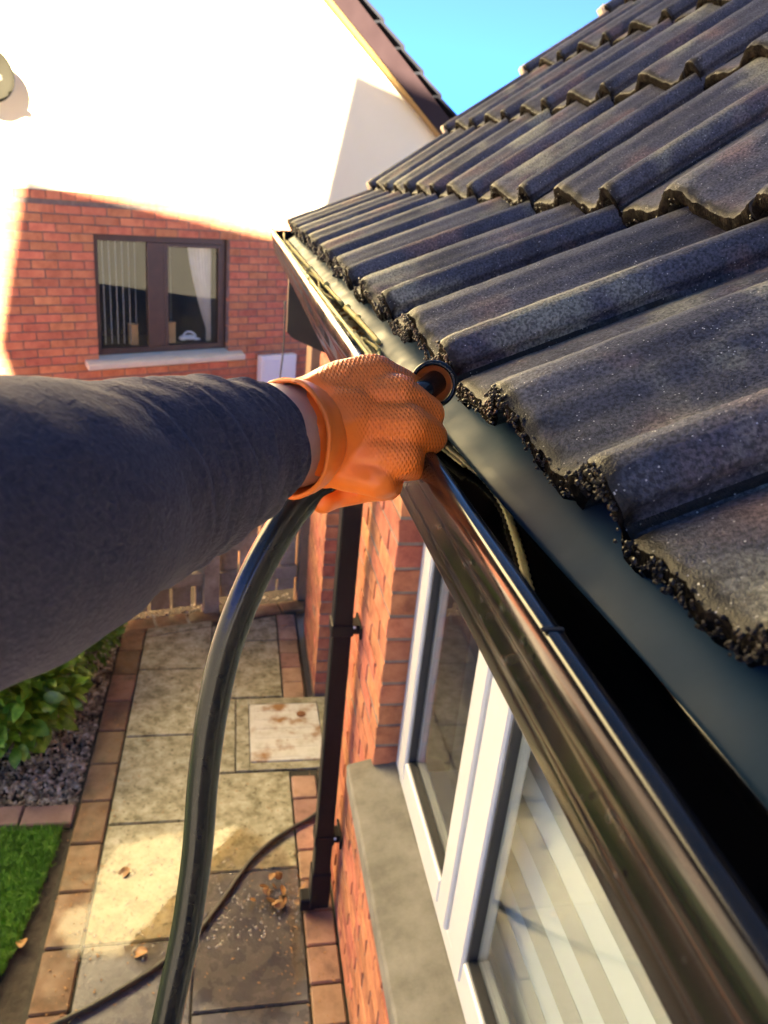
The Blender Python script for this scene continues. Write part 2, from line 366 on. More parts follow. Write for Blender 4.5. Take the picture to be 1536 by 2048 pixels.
def block(x0, x1, y0, y1, m, par=path, name='block', cut=None):
    g = .003; cx, cy = (x0 + x1) / 2, (y0 + y1) / 2
    o = link(name, boxmesh((x0 + g - cx, y0 + g - cy, -.035), (x1 - g - cx, y1 - g - cy, .002), .006), m, par, False)
    o.location = (cx, cy, random.uniform(-.003, .002)); o.rotation_euler = (random.uniform(-.012, .012), random.uniform(-.012, .012), random.uniform(-.01, .01))
    return o
for i in range(-14, 11):
    y0 = 2.142 + i * .248
    if y0 < 4.2: block(-.645, -.508, y0, y0 + .248, M['block'])
for i in range(-22, 17):
    y0 = 1.905 + i * .155
    if 2.98 < y0 + .08 < 3.66: 
        continue
    block(.314, .437, y0, y0 + .155, M['block_r'])
# line of blocks in front of the gate, at the gate's own angle
ga = math.atan2(.28, 1.14)
for i in range(6):
    s = -.66 + i * .2
    o = block(-.1, .1, -.07, .07, M['block'])
    o.location = (s + .1, 4.40 + (s + .76) * math.tan(ga) * .96, 0); o.rotation_euler = (0, 0, ga)

# inspection cover in its concrete surround
mc = empty('inspection_cover', (.3, 3.33, 0), 'pale rusty metal inspection cover set in a concrete frame in the path', 'manhole cover')
bm = bmesh.new()
for a, b_ in (((.052, 3.04), (.118, 3.62)), ((.50, 3.04), (.56, 3.62)), ((.119, 3.565), (.499, 3.62)), ((.119, 3.04), (.499, 3.094))):
    box(bm, (a[0], a[1], -.035), (b_[0], b_[1], .001), bevel=.003)
link('surround', mesh(bm), M['slab'], mc)
bm = bmesh.new(); box(bm, (.122, 3.098, -.02), (.496, 3.561, .004), bevel=.004)
link('plate', mesh(bm), M['plate'], mc)
bm = bmesh.new()
for k in range(6): box(bm, (.150, 3.122 + k * .075, .0030), (.470, 3.166 + k * .075, .0054), bevel=.0012)
r_ = link('rib', mesh(bm), M['plate'], mc)
for (x, y) in ((.40, 3.46),):
    bm = bmesh.new(); bmesh.ops.create_cone(bm, segments=14, radius1=.026, radius2=.022, depth=.006, cap_ends=True)
    for v in bm.verts: v.co += Vector((x, y, .0070))
    link('lifting_eye', mesh(bm), mat('rust', [(.16, .07, .025), (.28, .12, .04)], 60, .8), mc)

# gravel bed, edging, lawn
sheet('gravel_bed', [(-3.5, 2.87), (-.66, 2.87), (-.66, 4.42), (-3.5, 3.75)], -.03, M['soil'])
bm = bmesh.new(); random.seed(3)
protos = []
for k in range(6):
    b2 = bmesh.new(); bmesh.ops.create_icosphere(b2, subdivisions=1, radius=1)
    protos.append([(Vector(v.co) * random.uniform(.75, 1.2)) for v in b2.verts]); faces0 = [[v.index for v in f.verts] for f in b2.faces]; b2.free()
V_, F_ = [], []
def pebble(x, y, z, r):
    p = random.choice(protos); q = Matrix.Rotation(random.uniform(0, 6.3), 3, 'Z') @ Matrix.Rotation(random.uniform(0, 6.3), 3, 'X')
    s = Vector((random.uniform(.8, 1.5), random.uniform(.7, 1.1), random.uniform(.5, .8))); n = len(V_)
    for c in p: V_.append(Vector((x, y, z)) + q @ Vector((c.x * s.x, c.y * s.y, c.z * s.z)) * r)
    F_.extend([[i + n for i in f] for f in faces0])
for _ in range(7500):
    x = -.66 - random.random() ** 1.2 * 1.1; y = random.uniform(2.87, 4.36 + (x + .66) * .245)
    pebble(x, y, -.022 + random.uniform(0, .016), random.uniform(.006, .0135))
for _ in range(240):
    x = random.uniform(-.95, .43); y = 4.40 + (x + .66) * .245 + random.uniform(.06, .17)
    pebble(x, y, -.004 + random.uniform(0, .012), random.uniform(.005, .012))
me = bpy.data.meshes.new('gravel'); me.from_pydata(V_, [], F_)
for p in me.polygons: p.use_smooth = random.random() < .6
tag(link('gravel', me, M['gravel']), 'mixed brown and grey pebbles filling the bed beside the path', 'gravel', kind='stuff')
ed = empty('lawn_edging', (-.9, 2.8, 0), 'row of worn reddish edging bricks between lawn and gravel', 'edging')
for k in range(9):
    x1 = -.655 - k * .22; o = block(x1 - .217, x1, 2.745 + k * .012, 2.865 + k * .012, M['kerb'], ed, 'brick'); o.matrix_parent_inverse = Matrix.Translation((.9, -2.8, 0)); o.location.z += .012
lawn_edge = lambda y: -.70 - max(0, 2.6 - y) * .10 - max(0, 2.2 - y) * .12
sheet('lawn', [(-6, -2), (-1.1, -2), (-.95, 1.2), (-.80, 2.0), (-.70, 2.6), (-.69, 2.735), (-6, 3.0)], -.012, mat('turf', [(.03, .045, .014), (.05, .07, .02)], 30, .9))
sheet('fence_bed', [(-4, 3.6), (-.66, 4.43), (.5, 4.66), (3, 5.2), (3, 5.62), (-6, 4.8)], -.035, M['soil'])
sheet('soil_strip', [(-1.15, -2), (-.648, -2), (-.66, 2.74), (-.72, 2.74)], -.02, M['soil'])
V_, F_ = [], []; random.seed(5)
for _ in range(26000):
    y = random.uniform(1.45, 2.735); x = lawn_edge(y) - random.random() ** 1.3 * .55 + random.gauss(0, .006)
    h = random.uniform(.018, .042); a = random.uniform(0, 6.28); wd = random.uniform(.0012, .0024); lx, ly = random.gauss(0, .014), random.gauss(0, .014)
    n = len(V_); dx, dy = math.cos(a) * wd, math.sin(a) * wd
    V_ += [(x - dx, y - dy, -.012), (x + dx, y + dy, -.012), (x + lx * .4 + dx * .8, y + ly * .4 + dy * .8, h * .6), (x + lx * .4 - dx * .8, y + ly * .4 - dy * .8, h * .6), (x + lx, y + ly, h - .004)]
    F_ += [(n, n + 1, n + 2, n + 3), (n + 3, n + 2, n + 4)]
me = bpy.data.meshes.new('grass'); me.from_pydata(V_, [], F_)
tag(link('grass', me, M['grass']), 'short green grass of the lawn beside the path', 'grass', kind='stuff')
for _ in range(0): pass

# standing water on the slabs
pts = spline([(-.50, 2.60), (-.30, 2.66), (-.1, 2.66), (.05, 2.70), (.17, 2.62), (.29, 2.5), (.31, 2.3), (.31, 1.95), (.2, 1.78), (.0, 1.83), (-.2, 1.97), (-.36, 2.07), (-.5, 2.1), (-.60, 2.16), (-.63, 2.3), (-.52, 2.34)], 8)
from mathutils.geometry import intersect_line_line_2d
poly = [(x + random.gauss(0, .003), y + random.gauss(0, .004)) for x, y in pts[:-1]]
def inside(x, y):
    c = False; n = len(poly)
    for i in range(n):
        (x1, y1), (x2, y2) = poly[i], poly[i - 1]
        if (y1 > y) != (y2 > y) and x < (x2 - x1) * (y - y1) / (y2 - y1) + x1: c = not c
    return c
def edged(x, y):
    return min(math.hypot(x - (a[0] + (b_[0] - a[0]) * t_), y - (a[1] + (b_[1] - a[1]) * t_)) for a, b_ in zip(poly, poly[1:] + poly[:1])
               for t_ in [max(0, min(1, ((x - a[0]) * (b_[0] - a[0]) + (y - a[1]) * (b_[1] - a[1])) / max(1e-9, (b_[0] - a[0]) ** 2 + (b_[1] - a[1]) ** 2)))])
G = .016; nx, ny = int(1.0 / G), int(1.0 / G); gv = {}; V_, F_, A_film = [], [], []
for i in range(nx):
    for j in range(ny):
        x, y = -.66 + i * G, 1.75 + j * G
        d = edged(x, y) * (1 if inside(x, y) else -1)
        if d > -.03:
            gv[i, j] = len(V_); V_.append((x, y, .0042)); A_film.append(max(0, min(1, (d + .02 * noise.noise(Vector((x * 14, y * 14, 0))) + .012 * noise.noise(Vector((x * 45, y * 45, 3)))) / .035)))
for (i, j) in list(gv):
    q = [(i, j), (i + 1, j), (i + 1, j + 1), (i, j + 1)]
    if all(k in gv for k in q): F_.append([gv[k] for k in q])
wme = bpy.data.meshes.new('water'); wme.from_pydata(V_, [], F_); fa = wme.attributes.new('film', 'FLOAT', 'POINT')
for k, a in enumerate(A_film): fa.data[k].value = a
wme.polygons.foreach_set('use_smooth', [True] * len(wme.polygons)); wme.normals_split_custom_set_from_vertices([(0, math.sin(R(2.5)), math.cos(R(2.5)))] * len(V_))   # the slabs fall gently away
o = link('water', wme, M['water']); o['kind'] = 'structure'
bm = bmesh.new(); random.seed(11)
for _ in range(640):
    u = random.random(); x = -.55 + .85 * u; y = 2.16 + random.gauss(0, .05) - .1 * math.sin(u * 3) * .3 + (.28 * (u - .45) if u > .45 else 0) + random.gauss(0, .05)
    if random.random() < .3: x, y = random.uniform(-.1, .3), random.uniform(2.1, 2.45)
    if random.random() < .38: x, y = random.uniform(-.5, .05), random.gauss(2.33, .13) + .1
    r = random.choice((.003, .004, .005, .007)) * random.uniform(.7, 1.15)
    vs = blob(bm, (x, y, .0045), r, 2, (1, 1, .75))
for v in list(bm.verts):
    if v.co.z < .0044: bm.verts.remove(v)
tag(link('bubbles', mesh(bm, True), M['bubble']), 'scattered foam bubbles floating on the water over the slabs', 'bubbles', kind='stuff')

# ------------------------------------------------------------------ own house
house = empty('bungalow', (.44, 2.65, 0), 'red brick bungalow with dark tiled roof and white window at the right', 'house')
WX = .44
wall = link('wall', boxmesh((WX + .004, 1.834, -.05), (WX + .25, 2.646, 2.43)), M['mortar'], house)
bm = bmesh.new(); box(bm, (WX + .004, -2.5, -.05), (WX + .25, 1.834, 1.0)); box(bm, (WX + .25, 2.45, -.05), (5, 2.646, 2.43)); 
link('wall_base', mesh(bm), M['mortar'], wall)
BR = {}
def brickmesh(l, d=.1025, h=.065, m='brick'):
    k = (round(l, 3), d, m)
    if k not in BR:
        out = []
        for s in range(3):
            bm = bmesh.new(); box(bm, (0, 0, 0), (d, l, h), bevel=.003)
            for v in bm.verts: v.co += Vector((random.gauss(0, .0008), random.gauss(0, .0008), random.gauss(0, .0006)))
            me = mesh(bm); me.materials.append(M[m]); out.append(me)
        BR[k] = out
    return random.choice(BR[k])
def lay(par, y0, y1, z0, z1, place, m='brick', d=.1025, skip=None, maxn=None, half0=0):
    n = 0; k = 0; z = z0
    while z + .06 < z1:
        y = y0 - (.1125 if (k + half0) % 2 else 0)
        while y < y1 - .02:
            a, b_ = max(y, y0), min(y + .215, y1)
            if skip: a, b_ = skip(a, b_, z)
            if b_ - a > .03:
                o = link('brick', brickmesh(b_ - a, d, .065, m), None, par, False)
                o.matrix_parent_inverse = WM(par).inverted()
                o.matrix_basis = place(a, z) @ Matrix.Translation((random.gauss(0, .0008), 0, 0)); n += 1
            y += .225
        z += .075; k += 1
    return n
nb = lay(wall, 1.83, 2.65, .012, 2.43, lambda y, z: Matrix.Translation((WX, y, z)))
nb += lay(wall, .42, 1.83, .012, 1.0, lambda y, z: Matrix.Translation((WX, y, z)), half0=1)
# sill: weathered concrete, sloping, with a stooled end
bm = bmesh.new(); prism(bm, [(.372, .955), (.368, 1.028), (.374, 1.034), (.505, 1.07), (.60, 1.07), (.60, .985), (.43, .985), (.43, .955)], -1.2, 1.872, 12)
o = link('sill', mesh(bm), M['stone'], house)
bv = o.modifiers.new('b', 'BEVEL'); bv.width = .004; bv.segments = 2; bv.limit_method = 'ANGLE'
# window: uPVC frame, casements, mullions
win = link('window', None, None, house) if False else None
bm = bmesh.new(); FX = .512
box(bm, (FX, 1.765, 1.055), (FX + .07, 1.828, 2.42), bevel=.003)                   # far jamb
box(bm, (FX - .002, -1.2, 1.052), (FX + .07, 1.764, 1.115), bevel=.003)            # bottom rail
box(bm, (FX, -1.2, 2.36), (FX + .07, 1.764, 2.42), bevel=.003)                     # head
win = link('window', mesh(bm), M['upvc'], house)
for (y0, y1) in ((1.15, 1.20), (.02, .07), (-1.1, -1.05)):
    bm = bmesh.new(); box(bm, (FX - .004, y0, 1.116), (FX + .066, y1, 2.359), bevel=.004); link('mullion', mesh(bm), M['upvc'], win)
for i, (y0, y1) in enumerate(((1.201, 1.764), (.071, 1.149), (-1.0, .019))):
    a, b2 = y0, y1; sx = FX - .012; wd = .075
    bm = bmesh.new()
    for (p, q) in (((a, 1.117), (a + wd, 2.358)), ((b2 - wd, 1.117), (b2, 2.358)), ((a + wd, 1.117), (b2 - wd, 1.117 + wd)), ((a + wd, 2.358 - wd), (b2 - wd, 2.358))):
        box(bm, (sx, p[0] + .002, p[1]), (sx + .06, q[0] - .002, q[1]), bevel=.005)
        
    link('casement', mesh(bm), M['upvc'], win)
    bm = bmesh.new(); g = .007
    A, B, Z0, Z1 = a + wd, b2 - wd, 1.117 + wd, 2.358 - wd
    for (p, q) in (((A, Z0), (A + g, Z1)), ((B - g, Z0), (B, Z1)), ((A + g, Z0), (B - g, Z0 + g)), ((A + g, Z1 - g), (B - g, Z1))):
        box(bm, (sx + .009, p[0], p[1]), (sx + .03, q[0], q[1]))
    link('gasket', mesh(bm), M['gasket'], win)
    bm = bmesh.new(); box(bm, (sx + .022, A + .002, Z0 + .002), (sx + .026, B - .002, Z1 - .002)); link('pane', mesh(bm), M['glass'], win)
# room behind the window
bm = bmesh.new(); box(bm, (FX + .075, -1.5, .3), (3.2, 2.4, 2.45))
fs = [f for f in bm.faces if f.calc_center_median().x < FX + .1 or f.calc_center_median().x > 3.1]; bmesh.ops.delete(bm, geom=fs, context='FACES')
link('room', mesh(bm), M['room'], house)
bm = bmesh.new(); box(bm, (FX + .072, -1.2, 1.02), (.80, 1.80, 1.055), bevel=.004); link('window_board', mesh(bm), M['upvc'], house)
bl = empty('window_blind', (.60, .5, 2.3), 'pale banded window blind hanging inside the near window pane', 'window blind')
for k in range(16):
    o = link('band', boxmesh((-.0012, -1.55, -.0365), (.0012, .80, .0365)), M['blind'] if k % 2 else M['blind_sheer'], bl, False); o.location = (.0005 * (k % 2), 0, -.04 - k * .0735)
o = link('bottom_bar', boxmesh((-.008, -1.55, -.012), (.008, .80, .012), .003), M['upvc'], bl, False); o.location = (0, 0, -1.205)
# eaves: fascia, soffit, boxed end
link('fascia', boxmesh((.236, -2.5, 2.425), (.256, 2.70, 2.54)), M['black_pvc'], house)
link('soffit', boxmesh((.257, -2.5, 2.425), (.52, 2.645, 2.437)), M['black_pvc'], house)
bm = bmesh.new(); y0, y1 = 2.665, 2.715
prof = [(.176, 2.47), (.176, 2.205), (.20, 2.185), (.305, 2.145), (.44, 2.145), (.60, 2.40), (.60, 2.75), (.30, 2.56)]
prism(bm, prof, y0, y1); link('eaves_box', mesh(bm), M['black_box'], house)
bm = bmesh.new(); prism(bm, [(.30, 2.44), (.60, 2.40), (3.4, 4.75), (3.4, 4.95), (.6, 2.74), (.26, 2.56)], 2.66, 2.68); link('bargeboard', mesh(bm), M['black_box'], house)
# gutter: an open profile swept along the eaves, in two lengths with a union
GP = [(.1275, 2.512), (.1275, 2.5195), (.1262, 2.5208), (.1205, 2.5208), (.1182, 2.5188), (.1182, 2.507), (.1188, 2.501), (.1205, 2.4965), (.1228, 2.4925), (.124, 2.488), (.1244, 2.478), (.1250, 2.4725), (.1285, 2.468), (.1296, 2.462), (.1300, 2.453),
      (.1330, 2.4475), (.1400, 2.4435), (.155, 2.440), (.205, 2.436), (.222, 2.437), (.231, 2.443), (.2335, 2.455), (.2335, 2.53)]
def gutter(y0, y1, dx=0):
    n = max(2, int((y1 - y0) / .12)); bm = bmesh.new(); rows = []
    for k in range(n + 1):
        y = y0 + (y1 - y0) * k / n; s = .0006 * math.sin(y * 4.1)
        rows.append([bm.verts.new((x + dx + s, y, z + s * .7)) for x, z in GP])
    for k in range(n):
        for i in range(len(GP) - 1): bm.faces.new((rows[k][i], rows[k][i + 1], rows[k + 1][i + 1], rows[k + 1][i]))
    o = link('gutter', mesh(bm, True), M['black_gloss'], house)
    so = o.modifiers.new('s', 'SOLIDIFY'); so.thickness = .0018; so.offset = -1
    return o
gut = gutter(-1.6, 2.80)
link('gutter_union', boxmesh((.1185, .2392, 2.5206), (.1275, .2412, 2.5216)), M['black_pvc'], gut)
bm = bmesh.new(); random.seed(77)
for _ in range(70):
    y = random.uniform(.05, .75); z = random.uniform(2.475, 2.508); r = random.choice((.001, .0014, .002)) * random.uniform(.7, 1.2)
    x = .1180 if z > 2.502 else .1235 - (z - 2.475) * .06
    blob(bm, (x, y, z), r, 2, (.6, 1, random.uniform(1, 1.7)))
o = link('water_drops', mesh(bm, True), M['drop'], gut); o['kind'] = 'stuff'
bm = bmesh.new(); vs = [bm.verts.new((x, 2.800, z)) for x, z in GP[3:]]; f = bm.faces.new(vs); e = bmesh.ops.extrude_face_region(bm, geom=[f])
for v in [g for g in e['geom'] if isinstance(g, bmesh.types.BMVert)]: v.co.y += .006
link('stop_end', mesh(bm), M['black_gloss'], gut)
bm = bmesh.new()
for k in range(7):
    y = -1 + k * .62 + .35; box(bm, (.128, y, 2.508), (.233, y + .022, 2.5115))
o = link('gutter_strap', mesh(bm), M['black_pvc'], gut) if False else bm.free()
# felt support tray dipping into the gutter
bm = bmesh.new(); rows = []
TP = [(.1690, 2.4985), (.1705, 2.5010), (.176, 2.506), (.19, 2.5155), (.21, 2.527), (.235, 2.5405), (.27, 2.557), (.31, 2.575)]
for k in range(90):
    y = -1.5 + 4.2 * k / 89
    rows.append([bm.verts.new((x + .0012 * math.sin(y * 9) + (.004 if i < 2 else .0) * noise.noise(Vector((y * 3, i, 0))), y, z + .002 * noise.noise(Vector((y * 6, i * .6, 4))))) for i, (x, z) in enumerate(TP)])
for k in range(89):
    for i in range(len(TP) - 1): bm.faces.new((rows[k][i], rows[k][i + 1], rows[k + 1][i + 1], rows[k + 1][i]))
o = link('eaves_tray', mesh(bm, True), M['tray'], house); so = o.modifiers.new('s', 'SOLIDIFY'); so.thickness = .0015; so.offset = -1
# downpipe
bm = bmesh.new(); box(bm, (.343, 2.20, .14), (.408, 2.265, 2.44), bevel=.004)
dp = link('downpipe', mesh(bm), M['black_pvc'], house)
bm = bmesh.new(); box(bm, (.337, 2.194, .03), (.414, 2.271, .21), bevel=.005); box(bm, (.30, 2.20, .015), (.36, 2.265, .075), bevel=.006); link('shoe', mesh(bm), M['black_pvc'], dp)
for z in (1.31, .38):
    bm = bmesh.new(); box(bm, (.338, 2.195, z - .022), (.413, 2.27, z + .022), bevel=.003); box(bm, (.413, 2.205, z - .016), (.4385, 2.26, z + .016)); box(bm, (.432, 2.175, z - .02), (.4388, 2.29, z + .02))
    link('bracket', mesh(bm), M['black_pvc'], dp)
    bm = bmesh.new(); blob(bm, (.414, 2.192, z + .018), .005, 2); link('screw', mesh(bm, True), M['white_plastic'], dp)
# ---- roof tiles
PR = [(-.012, .006), (0, .017), (.010, .0255), (.021, .027), (.030, .0245), (.0362, .0175), (.0385, -.002), (.0435, -.0035), (.0475, .001), (.075, .0045), (.112, .003), (.134, .006), (.150, .017), (.162, .0252), (.172, .027), (.186, .0255), (.207, .018), (.234, .008), (.256, .003), (.272, .004), (.288, .011), (.3, .017)]
def prof_w(t):
    for i in range(len(PR) - 1):
        if PR[i][0] <= t <= PR[i + 1][0]:
            f = (t - PR[i][0]) / (PR[i + 1][0] - PR[i][0]); f = f * f * (3 - 2 * f) * .5 + f * .5
            return (PR[i][1] + (PR[i + 1][1] - PR[i][1]) * f) * 1.16
    return .003
CREST = .027 * 1.16
PP = [p for p in PR if p[0] <= .031] + [(.0362, .0185), (.0392, .0125), (.0398, .0085), (.0372, .0062), (.0365, -.002), (.0405, -.0048), (.0465, -.0048), (.0495, .001)] + [p for p in PR if p[0] > .05]
def prof_pts(step):
    out = []
    for (t0, w0), (t1, w1) in zip(PP[:-1], PP[1:]):
        n = max(1, int(math.hypot(t1 - t0, w1 - w0) / step))
        for k in range(n):
            f = k / n; g = f * f * (3 - 2 * f) * .5 + f * .5; out.append((t0 + (t1 - t0) * f, (w0 + (w1 - w0) * g) * 1.12))
    out.append((PP[-1][0], PP[-1][1] * 1.12)); return out
def tile_mesh(seed, nv=92, nu=44, LEN=.345, worn=1):
    bm = bmesh.new(); top = []; us = []
    tw = prof_pts(.32 / nv); ts = [t for t, _ in tw]
    for i in range(nu + 1):
        f = i / nu; us.append(LEN * (f ** 1.8))
    def n3(*a): return noise.noise(Vector(a))
    TH = .016
    for i, u in enumerate(us):
        row = []
        for t, w_ in tw:
            wz = w_ - CREST
            ed = math.exp(-u / .0045)
            edge = .0028 * n3(t * 60, seed, 3) + .0016 * n3(t * 190, seed, 9)
            z = wz - ed * (.0028 + .0016 * n3(t * 140, u * 140, seed)) + .0006 * n3(t * 45, u * 45, seed + 5) + .00035 * n3(t * 170, u * 170, seed)
            row.append(bm.verts.new((u + edge * math.exp(-u / .02) * worn, -t, z)))
        top.append(row)
    # nose face and underside
    cols = []
    for d, du in ((.35, -.0012), (.7, -.0006), (1.0, .001)):
        cols.append([bm.verts.new((v.co.x + du + .0022 * n3(v.co.y * 150, d * 8, seed + 20) * worn, v.co.y, v.co.z - TH * d + .001 * n3(v.co.y * 120, d * 9, seed + 40))) for v in top[0]])
    back = [bm.verts.new((LEN, -t, w_ - CREST - TH)) for t, w_ in tw]
    seq = [back] + cols[::-1] + top
    for a, b_ in zip(seq[:-1], seq[1:]):
        for k in range(len(ts) - 1):
            f = bm.faces.new((a[k], a[k + 1], b_[k + 1], b_[k]))
            if (a in cols) or (b_ is top[0]): f.material_index = 1
    e0 = [r[0] for r in seq]; e1 = [r[-1] for r in seq]
    bm.faces.new(e0); bm.faces.new(e1[::-1])
    me = mesh(bm, True); na = me.attributes.new('nose', 'FLOAT', 'POINT')
    for v in me.vertices: na.data[v.index].value = math.exp(-max(0, v.co.x) / .007)
    return me
CR = [(.166, 2.565), (.422, 2.703)]
for k in range(9): CR.append((.653 + .2385 * k, 2.897 + .197 * k))
bm = bmesh.new()
dk = [(CR[0][0] + .09, CR[0][1] - .03)] + [(x + .02, z - .085) for x, z in CR[1:]]
prism(bm, dk + [(3.3, dk[-1][1] + 1.0), (6.3, 2.5), (.5, 2.45)], -2.5, 2.655)
roof = link('roof', mesh(bm), M['deck'], house)
TM = [tile_mesh(s) for s in (1, 7, 13)]; TM2 = [tile_mesh(s, 60, 22) for s in (21, 33)]
for me in TM + TM2: me.materials.append(M['tile']); me.materials.append(M['tile_nose'])
angs = []
random.seed(21)
for c in range(len(CR) - 1):
    dx, dz = CR[c + 1][0] - CR[c][0], CR[c + 1][1] - CR[c][1]
    th = math.atan2(dz, dx); q = .024; tx, tz = dx + q * math.sin(th), dz - q * math.cos(th); th = math.atan2(tz, tx); angs.append(th)
    far = 2.73 if c else 2.73
    for i in range(12):
        y = far - i * .3 * (1.0) - .0
        near = c < 3 and i > 4
        o = link('roof_tile', random.choice(TM if near else TM2), None, roof, False); o.matrix_parent_inverse = WM(roof).inverted()
        o.matrix_basis = Matrix.Translation((CR[c][0] + random.gauss(0, .0015), y + .010, CR[c][1] + random.gauss(0, .0008))) @ Matrix.Rotation(-th + random.gauss(0, .003), 4, 'Y') @ Matrix.Rotation(random.gauss(0, .003), 4, 'Z')
    if c:
        bm = bmesh.new(); box(bm, (-.006, -.02, -.048), (.03, .028, -.004), bevel=.006)
        for v in bm.verts: v.co += Vector([random.gauss(0, .002) for _ in range(3)])
        o = link('verge_mortar', mesh(bm), M['mort_cap'], roof, False); o.matrix_parent_inverse = WM(roof).inverted()
        o.matrix_basis = Matrix.Translation((CR[c][0], 2.742, CR[c][1])) @ Matrix.Rotation(-th, 4, 'Y')
# moss and grit clinging to the tile noses
random.seed(31); bm = bmesh.new()
def moss(c, y, t, n_, rmin, rmax):
    th = angs[c]; wz = prof_w(t) - CREST
    for _ in range(n_):
        u = random.gauss(-.0012, .0014); d = random.random() ** .8 * .015 + .001; r = random.uniform(rmin, rmax)
        p = Matrix.Rotation(-th, 3, 'Y') @ Vector((u, 0, wz - d)); 
        blob(bm, (CR[c][0] + p.x, y + random.gauss(0, .002), CR[c][1] + p.z), r, 1, (random.uniform(.7, 1.2), random.uniform(.7, 1.2), random.uniform(.7, 1.2)))
for i in range(12):
    y0 = 2.73 - i * .3 + .010
    dens = 1 if i < 5 else 2
    for k in range(int(150 * dens)):
        t = random.uniform(0, .3); pit = 1.6 if (t < .06 or .13 < t < .2) else 1
        moss(0, y0 - t, t, random.choice((1, 2, 3)) if pit > 1 else random.choice((1, 1, 2)), .0007, .0018 if dens > 1 else .003)
    if i > 3:
        for k in range(60):
            t = random.uniform(0, .3); moss(1, y0 - t, t, 1, .0009, .0022)
o = link('moss', mesh(bm), M['moss'], roof); o['kind'] = 'stuff'

# ------------------------------------------------------------------ neighbouring house (gable end)
nh = empty('neighbour_house', (-1.37, 7.37, 0), 'cream rendered and brick gable of the house beyond the fence', 'house')
GX = Vector((.852, .524, 0)).normalized(); GN = Vector((GX.y, -GX.x, 0))        # along the wall, out of the wall
GM = Matrix(((GX.x, -GN.x, 0, -1.37), (GX.y, -GN.y, 0, 7.37), (0, 0, 1, 0), (0, 0, 0, 1)))   # local x along wall, local y INTO the house
def gl(name, bm, m, par=nh, smooth=False):
    me = mesh(bm, smooth); me.transform(GM); return link(name, me, m, par)
W0, W1, WZ0, WZ1 = .175, 1.54, 1.04, 2.11
bm = bmesh.new()
box(bm, (-6, .006, -.07), (W0 - .002, .25, 2.44)); box(bm, (W1 + .002, .006, -.07), (4.6, .25, 2.44)); box(bm, (W0 - .002, .006, -.07), (W1 + .002, .25, WZ0 - .04)); box(bm, (W0 - .002, .006, WZ1 + .002), (W1 + .002, .25, 2.44))
nwall = gl('wall', bm, M['mortar'])
Rz = Matrix.Rotation(-PI / 2, 4, 'Z')
def place_n(a, z): return GM @ Matrix.Translation((a, 0, z)) @ Matrix(((0, 1, 0, 0), (1, 0, 0, 0), (0, 0, 1, 0), (0, 0, 0, 1)))
# bricks that show are pieces, the hidden rest is one mass
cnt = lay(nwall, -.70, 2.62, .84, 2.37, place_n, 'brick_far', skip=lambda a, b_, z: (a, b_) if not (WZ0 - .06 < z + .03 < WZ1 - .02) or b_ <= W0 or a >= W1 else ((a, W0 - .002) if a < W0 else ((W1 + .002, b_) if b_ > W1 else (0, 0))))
bm = bmesh.new()
for z in range(11):
    for k in range(-10, 20): 
        a = k * .225 - (.1125 if z % 2 else 0); box(bm, (a, 0, .012 + z * .075), (a + .215, .05, .077 + z * .075))
for z in range(11, 32):
    for k in range(-14, -3): a = k * .225 - .025 - (.1125 if z % 2 else 0); box(bm, (a, 0, .012 + z * .075), (a + .215, .05, .077 + z * .075))
    for k in range(12, 20): a = k * .225 - .08 + (.1125 if z % 2 else 0); box(bm, (a, 0, .012 + z * .075), (a + .215, .05, .077 + z * .075))
o = gl('brickwork', bm, M['brick_far'], nwall); o['kind'] = 'stuff'
bm = bmesh.new()
for k in range(-6, 21):
    a = -.70 + k * .225 * .55; box(bm, (a, -.004, 2.372), (a + .115, .09, 2.437), bevel=.003)
gl('header_course', bm, M['brick_far'], nwall)
# rendered gable: verge falls to the right at 28 degrees
sl = math.tan(R(30.5)); vz = lambda s: 3.875 - (s - 3.3) * sl
bm = bmesh.new(); ap = -2.4
prism_pts = [(-7.2, 2.4405), (4.7, 2.4405), (4.7, vz(4.7) + .1), (ap, vz(ap) + .1), (-7.2, vz(ap) + .1 - (ap + 7.2) * sl)]
a = [bm.verts.new((x, -.006, z)) for x, z in prism_pts]; f = bm.faces.new(a); e = bmesh.ops.extrude_face_region(bm, geom=[f])
for v in [g for g in e['geom'] if isinstance(g, bmesh.types.BMVert)]: v.co.y = .2
gl('rendered_gable', bm, M['render'])
bm = bmesh.new(); box(bm, (-7.3, -.004, 2.4385), (4.7, .02, 2.4402)); gl('bell_bead', bm, M['stone'])
Lr = 8.4
def slope(bm, d0, d1, y0, y1, s0=-2.4, s1=5.05):
    for (x0, x1) in ((s0, s1),):
        pts = [(x0, vz(x0) + d0), (x1, vz(x1) + d0), (x1, vz(x1) + d1), (x0, vz(x0) + d1)]
        lo = [bm.verts.new((x, y0, z)) for x, z in pts]; hi = [bm.verts.new((x, y1, z)) for x, z in pts]
        bm.faces.new(lo); bm.faces.new(hi[::-1])
        for i in range(4): bm.faces.new((lo[i], lo[(i + 1) % 4], hi[(i + 1) % 4], hi[i]))
bm = bmesh.new(); slope(bm, .0, .018, -.15, -.007); gl('verge_soffit', bm, M['soffit_tan'])
bm = bmesh.new(); slope(bm, -.03, .20, -.175, -.151); nb_ = gl('bargeboard', bm, M['barge'])
bm = bmesh.new(); slope(bm, .205, .22, -.14, 6); gl('roof', bm, M['deck'])
nroof = [o for o in nh.children if o.name.startswith('roof')][0]
tm = None
